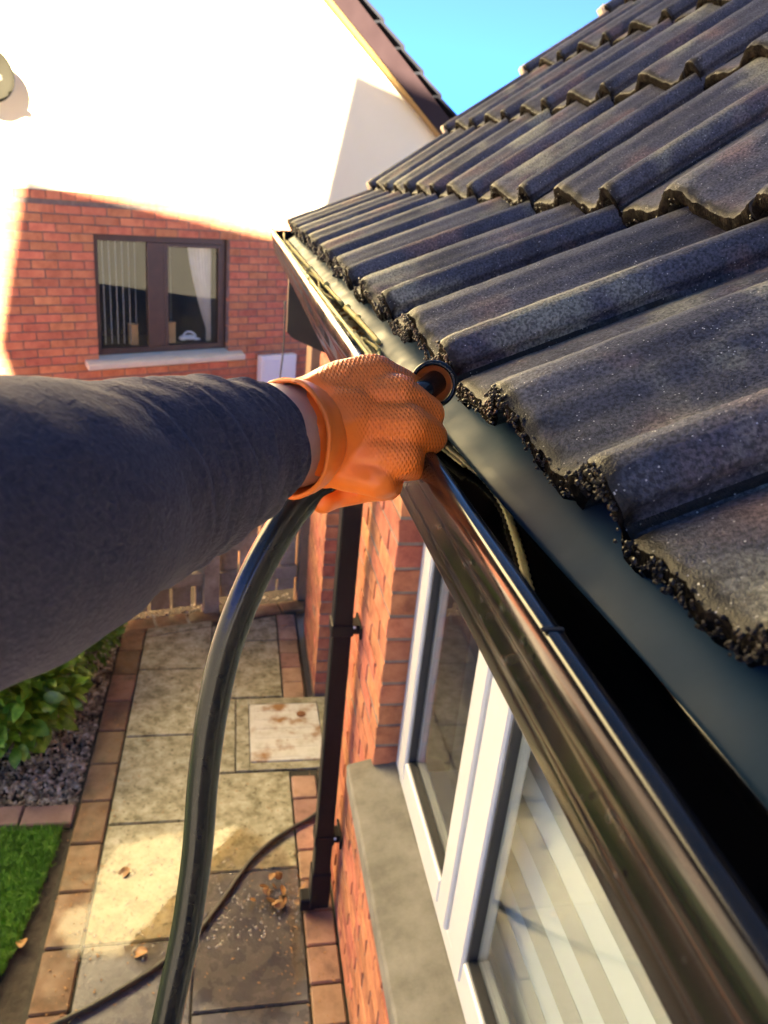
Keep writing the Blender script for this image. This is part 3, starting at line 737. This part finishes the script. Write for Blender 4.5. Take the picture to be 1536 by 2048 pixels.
for k in range(24):
    s0 = -2.4 + k * .305
    bm = bmesh.new()
    vz_ = lambda s, e: vz(s) + e
    pts = [(s0, vz(s0) + .235), (s0 + .36, vz(s0 + .36) + .265), (s0 + .36, vz(s0 + .36) + .29), (s0 + .345, vz(s0 + .345) + .305), (s0, vz(s0) + .265)]
    lo = [bm.verts.new((x, -.20, z)) for x, z in pts]; hi = [bm.verts.new((x, 3.2, z)) for x, z in pts]
    bm.faces.new(lo); bm.faces.new(hi[::-1])
    for i in range(5): bm.faces.new((lo[i], lo[(i + 1) % 5], hi[(i + 1) % 5], hi[i]))
    gl('tile_course', bm, M['roof_far'], nroof)
# window, sill
bm = bmesh.new(); t = .055; y0, y1 = .055, .11
for (p, q) in (((W0, WZ0), (W0 + t, WZ1)), ((W1 - t, WZ0), (W1, WZ1)), ((W0 + t, WZ0), (W1 - t, WZ0 + t)), ((W0 + t, WZ1 - t), (W1 - t, WZ1)), ((.70, WZ0 + t), (.87, WZ1 - t))):
    box(bm, (p[0], y0, p[1]), (q[0], y1, q[1]), bevel=.004)
nw = gl('window', bm, M['frame_brown'])
bm = bmesh.new(); box(bm, (.87, .05, WZ0 + t), (.905, .105, WZ1 - t), bevel=.003); box(bm, (W1 - t - .035, .05, WZ0 + t), (W1 - t, .105, WZ1 - t), bevel=.003); box(bm, (.905, .05, WZ1 - t - .035), (W1 - t - .035, .105, WZ1 - t), bevel=.003); gl('sash', bm, M['frame_brown'], nw)
for (a, b_) in ((W0 + t, .70), (.905, W1 - t - .035)):
    bm = bmesh.new(); box(bm, (a, .075, WZ0 + t), (b_, .08, WZ1 - t)); gl('pane', bm, M['glass'], nw)
bm = bmesh.new(); box(bm, (.16, .112, .9), (1.56, 1.6, 2.3)); bmesh.ops.delete(bm, geom=[f for f in bm.faces if abs(f.calc_center_median().y - .112) < .01], context='FACES'); gl('room', bm, mat('room_dark', [(.10, .085, .07), (.13, .11, .09)], 2, .9))
bm = bmesh.new()
A = [(-.075, .93), (-.085, .94), (-.085, .975), (-.078, .985), (.06, 1.035), (.06, .985)]
lo = [bm.verts.new((.045, y, z)) for y, z in A]; hi = [bm.verts.new((1.70, y, z)) for y, z in A]
bm.faces.new(lo); bm.faces.new(hi[::-1])
for i in range(6): bm.faces.new((lo[i], lo[(i + 1) % 6], hi[(i + 1) % 6], hi[i]))
gl('sill', bm, M['stone_pale'])
mb = bmesh.new(); box(mb, (1.90, -.09, .42), (2.36, -.001, .955), bevel=.01); mbx = gl('meter_box', mb, M['white_plastic'])
mb = bmesh.new(); box(mb, (1.925, -.098, .44), (2.335, -.0905, .925), bevel=.004); gl('meter_door', mb, M['white_plastic'], mbx)
# things seen through that window
def gpt(s, y, z): return GM @ Vector((s, y, z))
vb = empty('vertical_blind', gpt(.45, .17, 2.05), 'pale vertical blind strips behind the left pane of the neighbour window', 'window blind')
for k in range(8):
    me = boxmesh((-.028, -.001, -.93), (.028, .001, 0)); 
    o = link('strip', me, M['fabric_pale'], vb, False); o.matrix_parent_inverse = vb.matrix_basis.inverted()
    s = .26 + k * .062 + (0.30 if k > 6 else 0)
    o.matrix_basis = Matrix.Translation(gpt(s, .18, 2.04)) @ Matrix.Rotation(math.atan2(GX.y, GX.x) + R(62), 4, 'Z')
cu = bmesh.new(); rows = []
for k in range(25):
    z = 2.06 - k * .04; f = k / 24; l = 1.16 + .21 * min(1, f * 1.15) ** 1.4; r = 1.42
    rows.append([cu.verts.new((l + (r - l) * j / 20, .15 + .014 * math.sin(j * 2.2), z)) for j in range(21)])
for k in range(24):
    for j in range(20): cu.faces.new((rows[k][j], rows[k][j + 1], rows[k + 1][j + 1], rows[k + 1][j]))
o = gl('curtain', cu, M['fabric_pale'], None, True); tag(o, 'pale net curtain gathered to the right inside the neighbour window', 'curtain'); so = o.modifiers.new('s', 'SOLIDIFY'); so.thickness = .002
bm = bmesh.new()
for k in range(17):
    a = PI * k / 16
for (c, r, sq) in (((1.20, .19, 1.135), .05, (1.5, .7, .55)), ((1.13, .19, 1.13), .04, (1.2, .7, .7)), ((1.28, .19, 1.115), .03, (1.6, .8, .5))): blob(bm, c, r, 2, sq)
pts = [(1.13, .19, 1.15), (1.16, .19, 1.185), (1.21, .19, 1.19), (1.26, .19, 1.165), (1.27, .19, 1.14)]; tube(bm, spline(pts, 4), .011, 8)
o = gl('steam_iron', bm, M['white_plastic'], None, True); tag(o, 'white rounded clothes iron standing inside the neighbour window', 'iron')
for (s, wd, h, lb) in ((.60, .07, .19, 'narrow wooden box behind the middle post of the neighbour window'), (.955, .15, .20, 'wider tan wooden box on the inner sill of the neighbour window')):
    bm = bmesh.new(); box(bm, (s - wd / 2, .15, 1.09), (s + wd / 2, .23, 1.09 + h), bevel=.004); box(bm, (s - wd / 2 - .005, .145, 1.091 + h), (s + wd / 2 + .005, .235, 1.10 + h), bevel=.002)
    o = gl('wooden_box', bm, M['wood_box'], None); tag(o, lb, 'box')
# satellite dish
sdh = empty('satellite_dish', gpt(-.67, -.05, 3.2), 'cream satellite dish on the rendered gable at the left edge', 'satellite dish')
bm = bmesh.new(); rows = []
for k in range(7):
    r = .19 * k / 6; rows.append([bm.verts.new((r * math.cos(a * PI / 14), .07 * (k / 6) ** 2, r * 1.0 * math.sin(a * PI / 14))) for a in range(28)] if k else [bm.verts.new((0, 0, 0))])
for a in range(28): bm.faces.new((rows[0][0], rows[1][a], rows[1][(a + 1) % 28]))
for k in range(1, 6):
    for a in range(28): bm.faces.new((rows[k][a], rows[k][(a + 1) % 28], rows[k + 1][(a + 1) % 28], rows[k + 1][a]))
me = mesh(bm, True); me.transform(GM @ Matrix.Translation((-.67, -.22, 3.2)) @ Matrix.Rotation(R(180), 4, 'Z')); o = link('reflector', me, mat('dish_shade', [(.018, .016, .011), (.022, .02, .014)], 4, .9, spec=.1), sdh); so = o.modifiers.new('s', 'SOLIDIFY'); so.thickness = .004  # cream dish; its shade is put into this near-black colour
bm = bmesh.new(); tube(bm, [(-.67, -.22, 3.2), (-.67, -.1, 3.16), (-.67, -.007, 3.15)], .018, 10); gl('bracket', bm, M['stone'], sdh)
bm = bmesh.new(); tube(bm, [(-.67, -.24, 3.03), (-.67, -.40, 3.08), (-.67, -.52, 3.16)], .009, 8); blob(bm, (-.67, -.53, 3.17), .03, 1); gl('feed_arm', bm, M['stone'], sdh)

# houses across the garden that keep this side in shade
far_w = mat('far_wall', [(.78, .74, .66), (.82, .78, .70)], 2, .9)
def back_house(x0, x1, top, label):
    e = empty('terrace_house', (x0, -10, 0), label, 'house')
    eav = top - 2.3
    link('wall', boxmesh((x0 + .05, -13.6, -.07), (x1 - .002, -6.4, eav)), far_w, e)
    bm = bmesh.new(); P = [(-14, eav - .2), (-10, top), (-6, eav - .2), (-6, eav - .05), (-10, top + .0), (-14, eav - .05)]
    P = [(-14, eav - .25), (-6, eav - .25), (-10, top)]
    lo = [bm.verts.new((x0, y, z)) for y, z in P]; hi = [bm.verts.new((x1, y, z)) for y, z in P]
    bm.faces.new(lo); bm.faces.new(hi[::-1])
    for i in range(3): bm.faces.new((lo[i], lo[(i + 1) % 3], hi[(i + 1) % 3], hi[i]))
    link('roof', mesh(bm), M['roof_far'], e)
    for k in range(max(1, int((x1 - x0) / 2.2))):
        xx = x0 + .9 + k * 2.1
        for z in (1.0, 3.3):
            if z + 1.2 < eav: link('window', boxmesh((xx, -6.41, z), (xx + 1.1, -6.37, z + 1.2)), M['frame_brown'], e)
back_house(-2.74, -.003, 7.48, 'lower terraced house behind the viewer across the garden')
back_house(0, 9, 9.26, 'taller terraced house behind the viewer across the garden')

sheet('gap_glow_ground', [(-6, 4.75), (.5, 4.95), (3, 5.6), (3, 12), (-7, 7)], -.04, mat('gap_glow_orange', [(.30, .15, .08), (.42, .22, .12)], 8, .9))  # added sheet, its orange standing in for the glow through the fence gaps
# ------------------------------------------------------------------ fence, gate, garden wall
FA = Vector((-.66, 4.50, 0)); FD = Vector((1.14, .28, 0)).normalized(); fr = math.atan2(FD.y, FD.x)
FMt = Matrix.Translation(FA) @ Matrix.Rotation(fr, 4, 'Z')
fn = empty('wooden_fence', FA, 'weathered grey wooden fence with gaps between upright boards behind the shrubs', 'fence')
def fl(name, a, b_, m, par, bev=.003, rot=0):
    c = Vector([(a[i] + b_[i]) / 2 for i in range(3)])
    me = boxmesh(Vector(a) - c, Vector(b_) - c, bev); o = link(name, me, m, par, False); o.matrix_parent_inverse = WM(par).inverted()
    o.matrix_basis = FMt @ Matrix.Translation(c) @ Matrix.Rotation(rot, 4, 'Y'); return o
random.seed(9)
for k in range(-14, 4):
    s = .02 + k * .146; fl('board', (s, .0, .03), (s + .122 + random.uniform(-.006, .006), .02, 1.42 + random.uniform(-.01, .01)), M['wood'], fn, rot=random.gauss(0, .006))
for z in (.20, 1.15): fl('rail', (-2.05, -.046, z), (.50, -.002, z + .09), M['wood'], fn)
fl('post', (.50, -.07, -.07), (.60, .03, 1.55), M['wood'], fn)
gt = empty('garden_gate', FMt @ Vector((.63, 0, 0)), 'weathered boarded garden gate between the fence post and the garden wall', 'gate')
for k in range(4):
    s = .615 + k * .135; fl('board', (s, 0, .07), (s + .118, .02, 1.40), M['wood'], gt, rot=random.gauss(0, .004))
for z in (.18, 1.18): fl('rail', (.61, -.04, z), (1.14, -.002, z + .09), M['wood'], gt)
o = fl('brace', (.62, -.038, .70), (1.30, -.003, .78), M['wood'], gt, rot=R(-58))
o.matrix_basis = FMt @ Matrix.Translation((.875, -.02, .73)) @ Matrix.Rotation(R(-60), 4, 'Y')
po = fl('gate_post', (1.15, -.05, -.07), (1.245, .045, 1.86), M['wood_post'], None) if False else None
gp = link('gate_post', boxmesh((1.15, -.05, -.07), (1.245, .045, 1.86), .004, FMt), M['wood_post']); tag(gp, 'brown timber gate post standing beside the end of the garden wall', 'post')
gw = empty('garden_wall', (.485, 3.62, 0), 'red brick garden wall end beyond the black downpipe', 'wall')
core = link('core', boxmesh((.489, 3.634, -.07), (1.7, 4.37, 1.93)), M['mortar'], gw)
lay(core, 3.733, 4.37, .012, 1.92, lambda y, z: Matrix.Translation((.485, y, z)), half0=0)
lay(core, .485, 1.0, .012, 1.92, lambda x, z: Matrix.Translation((x, 3.63, z)) @ Matrix(((0, 1, 0, 0), (1, 0, 0, 0), (0, 0, 1, 0), (0, 0, 0, 1))), half0=1)
link('coping', boxmesh((.465, 3.61, 1.93), (1.72, 4.39, 1.985), .006), M['brick'], gw)

# ------------------------------------------------------------------ shrubs
def leafmesh(l, wd, fold=.25, curl=.2):
    bm = bmesh.new(); n = 6; L_, C_, R_ = [], [], []
    for i in range(n + 1):
        f = i / n; ww = wd * math.sin(PI * min(1, f * .93 + .07)) ** .8; z = -curl * l * f * f
        C_.append(bm.verts.new((l * f, 0, z))); L_.append(bm.verts.new((l * f, ww, z + fold * ww))); R_.append(bm.verts.new((l * f, -ww, z + fold * ww)))
    for i in range(n): bm.faces.new((C_[i], C_[i+1], L_[i+1], L_[i])); bm.faces.new((R_[i], R_[i+1], C_[i+1], C_[i]))
    return mesh(bm, True)
def leaf_xf(p, out, sc):
    q = (out + Vector((random.gauss(0, .5), random.gauss(0, .5), random.gauss(.1, .4)))).normalized()
    rot = q.to_track_quat('X', 'Z').to_matrix().to_4x4()
    return Matrix.Translation(p) @ rot @ Matrix.Rotation(random.gauss(0, .6), 4, 'X') @ Matrix.Scale(sc, 4)
def shrub(name, label, c, rad, nleaf, nfill, l, wd, m):
    e = empty(name, (c[0], c[1], -.03), label, 'shrub')
    LM = [leafmesh(l, wd, .25, .25), leafmesh(l * .85, wd, .35, .1), leafmesh(l, wd * .8, .2, .4)]
    for x in LM: x.materials.append(M[m])
    def rp(rr):
        while True:
            d = Vector((random.gauss(0, 1), random.gauss(0, 1), random.gauss(0, 1))).normalized()
            if d.z > -.55: break
        k = 1 + .22 * noise.noise(d * 2.2 + Vector(c))
        return Vector((c[0] + d.x * rad[0] * k * rr, c[1] + d.y * rad[1] * k * rr, c[2] + d.z * rad[2] * k * rr)), d
    vis = 0
    while vis < nleaf:
        p, d = rp(random.uniform(.86, 1.02))
        if d.dot(Vector((.35, -.75, .55))) < -.05: continue
        o = link('leaf', random.choice(LM), None, e, False); o.matrix_parent_inverse = WM(e).inverted(); o.matrix_basis = leaf_xf(p, d, random.uniform(.7, 1.2)); vis += 1
    V2, F2 = [], []
    for _ in range(nfill):
        p, d = rp(random.uniform(.45, 1.0)); X = leaf_xf(p, d, random.uniform(.7, 1.1)); src = random.choice(LM); n = len(V2)
        V2 += [X @ v.co for v in src.vertices]; F2 += [[i + n for i in q.vertices] for q in src.polygons]
    me = bpy.data.meshes.new('fill'); me.from_pydata(V2, [], F2)
    for q in me.polygons: q.use_smooth = True
    o = link('foliage', me, M[m], e); o['kind'] = 'stuff'
    bm = bmesh.new()
    for k in range(9):
        p, d = rp(.85); tube(bm, [(c[0] + d.x * .04, c[1] + d.y * .04, -.03), ((c[0] + p.x) / 2, (c[1] + p.y) / 2, p.z * .4), p], [.012, .008, .003], 6)
    link('stem', mesh(bm), M['stem'], e)
random.seed(17)
shrub('laurel_shrub', 'bright green broad leaved shrub at the left edge above the pebbles', (-1.12, 3.42, .29), (.37, .34, .38), 240, 1100, .105, .033, 'leaf')
shrub('box_shrub', 'fine leaved green shrub against the fence behind the broad leaved one', (-.93, 3.98, .29), (.34, .36, .36), 200, 2600, .045, .014, 'leaf_fine')

# crumbs of leaf and grit over the path
random.seed(61); bm = bmesh.new()
for _ in range(620):
    x = random.choice((random.uniform(-.66, .43), random.gauss(-.52, .05), random.gauss(.25, .09))); y = random.uniform(1.4, 4.3) if random.random() < .6 else random.gauss(2.2, .25)
    if x < -.78: continue
    q = Matrix.Rotation(random.uniform(0, 6), 3, 'Z') @ Matrix.Rotation(random.gauss(0, .3), 3, 'X')
    blob(bm, (x, y, .004), random.uniform(.002, .0055), 1, (random.uniform(.6, 1.9), random.uniform(.4, .8), .3), q)
tag(link('leaf_crumbs', mesh(bm), M['dead_leaf']), 'small crumbs of dead leaf and grit strewn over the path', 'leaf litter', kind='stuff')
# dead leaves by the downpipe, garden hose
random.seed(23)
DL = [leafmesh(.06, .02, .5, .5), leafmesh(.05, .022, -.3, .6), leafmesh(.07, .018, .6, -.4)]
for x in DL: x.materials.append(M['dead_leaf'])
names = ['largest curled tan leaf in the heap of dead leaves at the downpipe foot']
for k in range(22):
    p = Vector((.22 + random.gauss(0, .05), 2.29 + random.gauss(0, .05), .012 + random.random() * .03))
    o = link('dead_leaf', random.choice(DL)); o.matrix_world = Matrix.Translation(p) @ Matrix.Rotation(random.uniform(0, 6.3), 4, 'Z') @ Matrix.Rotation(random.gauss(0, .5), 4, 'X') @ Matrix.Rotation(random.gauss(0, .4), 4, 'Y') @ Matrix.Scale(random.uniform(.35, .85), 4)
    tag(o, 'brown dead leaf in the wet heap at the foot of the downpipe', 'leaf', 'dead leaves heaped by the downpipe')
for (x, y, lb) in ((-.27, 2.09, 'single pinkish brown leaf lying on the wet slabs away from the heap'), (-.38, 2.48, 'small dark leaf lying in the bright reflection on the water'), (-.72, 2.15, 'yellowed leaf lying on the lawn edge')):
    o = link('dead_leaf', random.choice(DL)); o.matrix_world = Matrix.Translation((x, y, .012)) @ Matrix.Rotation(random.uniform(0, 6.3), 4, 'Z'); tag(o, lb, 'leaf')
bm = bmesh.new(); tube(bm, spline([(.75, 3.2, .012), (.60, 2.95, .012), (.421, 2.723, .014), (.30, 2.64, .013), (.198, 2.564, .013), (.12, 2.48, .013), (.068, 2.402, .013), (-.01, 2.27, .013), (-.092, 2.149, .013), (-.2, 2.045, .013), (-.333, 1.954, .013), (-.514, 1.859, .013), (-.9, 1.7, .02), (-1.6, 1.5, .02)], 8), .0105, 12)
tag(link('garden_hose', mesh(bm, True), M['hose_thin']), 'thin dark garden hose snaking over the wet path to the downpipe', 'hose')
bm = bmesh.new(); tube(bm, spline([(.17, 2.72, 2.30), (.172, 2.73, 2.15), (.165, 2.74, 2.0), (.19, 2.76, 1.85), (.24, 2.80, 1.75)], 6), .003, 8)
tag(link('cable', mesh(bm, True), M['cable']), 'thin dark cable hanging below the boxed eaves end', 'cable')

# ------------------------------------------------------------------ gutter contents
random.seed(41)
bm = bmesh.new(); rows = []
for k in range(70):
    y = .70 + (2.79 - .70) * k / 69; top = 2.444 + .040 * min(1, (y - .70) / .35)
    rows.append([bm.verts.new((x, y, top + .007 * noise.noise(Vector((x * 40, y * 14, 1))) + .004 * noise.noise(Vector((x * 110, y * 60, 2))))) for x in [.130 + .0035 * i for i in range(29)]])
for k in range(69):
    for i in range(28): bm.faces.new((rows[k][i], rows[k][i + 1], rows[k + 1][i + 1], rows[k + 1][i]))
tag(link('silt', mesh(bm, True), M['silt']), 'wet silt and leaf litter lying in the far length of gutter', 'silt', kind='stuff')
V_, F_ = [], []
bm = bmesh.new()
for _ in range(420):
    y = .74 + random.random() ** 1.3 * 2.0; x = random.uniform(.132, .2); r = random.uniform(.002, .006)
    q = Matrix.Rotation(random.uniform(0, 6), 3, 'Z') @ Matrix.Rotation(random.uniform(0, 6), 3, 'X'); z = 2.446 + .040 * min(1, (y - .70) / .35) + random.uniform(0, .006)
    blob(bm, (x, y, z), r, 1, (random.uniform(.6, 2.2), .6, .35), q)
tag(link('leaf_litter', mesh(bm), M['dead_leaf']), 'small scraps of dead leaf scattered over the silt in the gutter', 'leaf litter', kind='stuff')
def stem(pts, r, label, knots=0):
    P = spline(pts, 7); bm = bmesh.new(); tube(bm, P, [r * (1 - .35 * i / len(P)) * random.uniform(.85, 1.15) for i in range(len(P))], 8)
    for _ in range(knots): blob(bm, Vector(random.choice(P)) + Vector((random.gauss(0, .003), random.gauss(0, .003), .002)), r * random.uniform(1.1, 1.5), 1)
    o = link('dry_stem', mesh(bm, True), M['straw']); tag(o, label, 'stem', 'dry stems lying in the gutter')
stem([(.119, 2.79, 2.524), (.121, 2.3, 2.527), (.124, 1.8, 2.5235), (.127, 1.3, 2.523), (.133, .9, 2.519), (.138, .6, 2.513)], .0030, 'longest straw coloured stem lying along the outer gutter lip', 5)
stem([(.150, 2.5, 2.508), (.160, 2.0, 2.503), (.166, 1.6, 2.501), (.168, 1.25, 2.503)], .0046, 'thick straw stem beside the tile ends, farther of the two', 3)
stem([(.168, 1.2, 2.504), (.170, 1.05, 2.505), (.171, .92, 2.505)], .0045, 'short thick straw stem beside the tile ends, nearer of the two', 2)
stem([(.139, 1.12, 2.502), (.146, .98, 2.507), (.150, .82, 2.505), (.156, .66, 2.496)], .0026, 'bent straw stem in mid gutter just beyond the glove', 5)
stem([(.15, 2.62, 2.525), (.142, 2.45, 2.512), (.134, 2.3, 2.512)], .003, 'short forked stem leaning across the gutter near its far end', 2)
for (px, py, z0, ln, lb) in ((.140, 2.35, 2.500, .5, 'faint straw strand lying low in the far gutter near the stop end'), (.158, 1.75, 2.495, .4, 'straw strand in the middle of the gutter halfway along'), (.134, 1.45, 2.498, .35, 'straw strand close under the outer lip halfway along the gutter'), (.163, 1.0, 2.494, .25, 'thin straw strand lying beside the silt near the collar')):
    stem([(px, py, z0), (px + .006, py - ln * .35, z0 + .004), (px - .003, py - ln * .7, z0 + .001), (px + .009, py - ln, z0)], .0024, lb, 2)
# trickle of water running along the near gutter floor
bm = bmesh.new()
for (P, r) in (([(.206, .76, 2.446), (.211, .697, 2.4445), (.217, .654, 2.444), (.222, .613, 2.444), (.221, .562, 2.443), (.213, .512, 2.4425), (.204, .468, 2.442), (.193, .423, 2.442), (.184, .385, 2.442), (.178, .345, 2.442), (.168, .30, 2.442)], .0034),
               ([(.214, .75, 2.446), (.219, .70, 2.4445), (.223, .64, 2.444), (.224, .60, 2.4435)], .0024), ([(.20, .75, 2.445), (.204, .70, 2.444), (.212, .65, 2.444)], .002),
               ([(.200, .455, 2.442), (.189, .41, 2.442), (.180, .38, 2.442), (.174, .35, 2.442)], .0016)):
    P = spline(P, 14); rg = tube(bm, P, [r * (1 + .22 * math.sin(i * 2.1)) for i in range(len(P))], 10)
    for ring in rg:
        zc = sum(v.co.z for v in ring) / len(ring)
        for v in ring: v.co.z = zc + (v.co.z - zc) * .5
o = link('water_trickle', mesh(bm, True), M['trickle']); o['kind'] = 'structure'

# ------------------------------------------------------------------ arm, sleeve, glove, suction hose
pr = empty('person', CAM + AX * -.36 + AY * .2, 'outstretched arm in a dark navy sleeve and orange rubber glove', 'person')
ARM = [(-560, 1205, .215, .057), (-220, 1110, .25, .056), (40, 1040, .295, .0545), (170, 997, .335, .0515), (300, 955, .375, .0485), (400, 925, .405, .045), (470, 900, .432, .0385), (522, 882, .455, .0335), (560, 874, .472, .030)]
P = spline(ARM[:-1], 10)
pts = [at(u, v, d) for u, v, d, r in P]; rad = [r for *_, r in P]
cm_ = lambda x, y, d: CAM + AX * x + AY * y + AZ * d
pts = [cm_(-.42, .30, -.16), cm_(-.36, .20, -.04), cm_(-.30, .11, .07), cm_(-.245, .058, .145)] + pts; rad = [.07, .066, .062, .058] + rad
def folds(f, a):
    k = 1 + .012 * math.sin(2 * a + f * 9)
    for (f0, ph, am) in ((.955, .3, .06), (.925, 2.0, .07), (.89, 1.1, .11), (.85, 2.9, .075), (.80, 1.9, .09), (.73, .5, .06), (.66, 2.3, .06), (.58, 1.6, .06), (.5, 2.4, .05)):
        d = f - f0 - .035 * math.cos(a - ph); k += .003 * noise.noise(Vector((f * 22, math.cos(a) * 3, math.sin(a) * 3))) + am * math.exp(-(d / .013) ** 2) * (.6 + .4 * math.cos(a - ph - 1)) - am * .5 * math.exp(-((d - .02) / .012) ** 2)
    k += .022 * math.exp(-((f - .895 - .01 * math.cos(a)) / .0035) ** 2) - .012 * math.exp(-((f - .975) / .004) ** 2)
    return k
bm = bmesh.new()
P2 = spline([tuple(p) + (r,) for p, r in zip(pts, rad)], 5)
rings = tube(bm, [p[:3] for p in P2], [p[3] for p in P2], 64, cap=False, shape=folds)
# turned-in hem
last = rings[-1]; ctr = sum((v.co for v in last), Vector()) / len(last)
inn = [bm.verts.new(ctr + (v.co - ctr) * .93) for v in last]; tdir = (pts[-2] - pts[-1]).normalized()
inn2 = [bm.verts.new(v.co + tdir * .012) for v in inn]
for A_, B_ in ((last, inn), (inn, inn2)):
    for k in range(64): bm.faces.new((A_[k], A_[(k + 1) % 64], B_[(k + 1) % 64], B_[k]))
bm.faces.new(rings[0])
arm_bm = bmesh.new()
AP = [at(u, v, d) for u, v, d in ((300, 955, .375), (430, 915, .415), (500, 890, .446), (560, 874, .475), (610, 868, .490), (650, 862, .50))]
tube(arm_bm, [tuple(p) for p in spline([tuple(p) for p in AP], 5)], [.036 - .0028 * min(1, i / 14) - .008 * max(0, (i - 19) / 6) for i in range(26)], 32)
link('arm', mesh(arm_bm, True), M['skin'], pr)
link('sleeve', mesh(bm, True), M['sleeve'], pr)

gb = bmesh.new()
def chain(pts_, sub=10):
    for A_, B_ in zip(pts_[:-1], pts_[1:]):
        for k in range(sub + 1):
            f = k / sub; blob(gb, at(A_[0] + (B_[0] - A_[0]) * f, A_[1] + (B_[1] - A_[1]) * f, A_[2] + (B_[2] - A_[2]) * f), A_[3] + (B_[3] - A_[3]) * f, 2)
# fingers curled round the hose, index to little
chain([(690, 800, .492, .0165), (795, 792, .487, .0145), (854, 828, .503, .0122), (852, 826, .535, .0112), (810, 830, .548, .010)])
chain([(690, 850, .488, .0180), (815, 852, .477, .0145), (858, 874, .499, .0124), (838, 878, .535, .0114), (790, 870, .548, .010)])
chain([(680, 900, .488, .0175), (800, 912, .477, .0140), (824, 926, .499, .0120), (790, 935, .533, .0115), (735, 940, .54, .010)])
chain([(670, 930, .49, .0155), (755, 955, .480, .0132), (772, 968, .501, .0115), (730, 975, .525, .011), (668, 988, .522, .0105), (645, 1000, .512, .0095)])
# palm, thumb, wrist
chain([(612, 867, .482, .0318), (645, 862, .487, .0322), (690, 850, .492, .0305)])
chain([(690, 830, .497, .029), (740, 850, .497, .026)]); chain([(660, 900, .497, .026), (720, 895, .495, .024)])
chain([(620, 820, .487, .022), (690, 775, .492, .0185), (745, 757, .497, .0165), (800, 775, .515, .0135), (835, 790, .535, .0115)])
tmp = bpy.data.objects.new('tmp', mesh(gb)); C.objects.link(tmp)
rm = tmp.modifiers.new('r', 'REMESH'); rm.mode = 'VOXEL'; rm.voxel_size = .0015
sm = tmp.modifiers.new('s', 'SMOOTH'); sm.factor = .5; sm.iterations = 4
dg = bpy.context.evaluated_depsgraph_get(); gm = bpy.data.meshes.new_from_object(tmp.evaluated_get(dg)); bpy.data.objects.remove(tmp)
axis0, axis1 = at(560, 874, .470), at(800, 860, .49); ax = (axis1 - axis0)
uvl = gm.uv_layers.new(name='UVMap'); gr = gm.attributes.new('grip', 'FLOAT', 'POINT')
axn = ax.normalized(); side = axn.cross(AZ).normalized(); upv = side.cross(axn)
for v in gm.vertices:
    d = v.co - axis0; f = d.dot(axn) / ax.length; h = d.dot(side)
    # stretch wrinkles near the wrist
    wr = max(0, 1 - abs(f - .25) / .35)
    v.co += v.normal * (.0009 * wr * noise.noise(Vector((f * 9 + h * 90, h * 60, d.dot(upv) * 60))) + .0004 * noise.noise(v.co * 90))
    g = min(1, max(0, (f - .55 + h * 7) / .16)); gr.data[v.index].value = g
for poly in gm.polygons:
    poly.use_smooth = True
    for li in poly.loop_indices:
        d = gm.vertices[gm.loops[li].vertex_index].co - axis0; uvl.data[li].uv = (d.dot(axn), d.dot(side))
glove = link('glove', gm, M['glove'], pr)
# loose rolled cuff of the glove
cb = bmesh.new()
CP = spline([(574, 877, .468, .0354), (580, 876, .470, .0350), (594, 872, .475, .0340), (612, 868, .481, .0322), (632, 864, .487, .0285)], 6)
rr = tube(cb, [at(u, v, d) for u, v, d, r in CP], [r for *_, r in CP], 56, cap=False, shape=lambda f, a: 1 + .018 * math.sin(3 * a + 5 * f) + .010 * math.sin(7 * a + 11 * f) * (1 - f))
rim = [v.co.copy() for v in rr[0]]; tube(cb, rim + rim[:2], .0016, 8, cap=False)
cm = mesh(cb, True); cm.uv_layers.new(name='UVMap')
so = link('glove_cuff', cm, M['glove'], pr); q = so.modifiers.new('s', 'SOLIDIFY'); q.thickness = .0012; q.offset = -1

hz = empty('suction_hose', at(600, 1005, .50), 'thick glossy black hose held in the orange glove over the gutter', 'hose')
HP = [(815, 812, .500), (770, 850, .515), (700, 915, .515), (640, 965, .51), (600, 1005, .508), (560, 1060, .508), (505, 1160, .512), (455, 1290, .52), (425, 1420, .53), (406, 1560, .54), (395, 1700, .548), (374, 1850, .555), (345, 1990, .56), (310, 2150, .57), (250, 2400, .60), (150, 2800, .70)]
P = spline([tuple(at(*p)) for p in HP], 8)
bm = bmesh.new(); tube(bm, P, .0108, 24); link('tube', mesh(bm, True), M['hose_black'], hz)
bm = bmesh.new(); A_, B_ = at(806, 814, .490), at(866, 768, .5185); D_ = (B_ - A_).normalized()
tube(bm, [A_, A_ + (B_ - A_) * .5, B_ + D_ * .004], .0080, 24); link('pipe_end', mesh(bm, True), M['hose_black'], hz)
# flanged collar: black outer ring, orange lining
def lathe(bm, o_, d_, prof, n=40):
    x_ = d_.orthogonal().normalized(); y_ = d_.cross(x_); R2 = []
    for r, h in prof: R2.append([bm.verts.new(o_ + d_ * h + (x_ * math.cos(2 * PI * k / n) + y_ * math.sin(2 * PI * k / n)) * r) for k in range(n)])
    for a, b_ in zip(R2[:-1], R2[1:]):
        for k in range(n): bm.faces.new((a[k], a[(k + 1) % n], b_[(k + 1) % n], b_[k]))
cD = (AZ + AX * .14 - AY * .22).normalized(); cO = at(866, 769, .518)
bm = bmesh.new(); lathe(bm, cO, cD, [(.0128, .003), (.0128, 0), (.0134, -.0012), (.0150, -.0014), (.0160, 0), (.0160, .008), (.0148, .011), (.0105, .016), (.0105, .03)])
link('collar', mesh(bm, True), M['hose_black'], hz)
bm = bmesh.new(); lathe(bm, cO, cD, [(.0127, -.0002), (.0122, .001), (.0118, .006), (.0075, .0075), (.002, .0076)])
link('collar_lining', mesh(bm, True), M['orange_in'], hz)
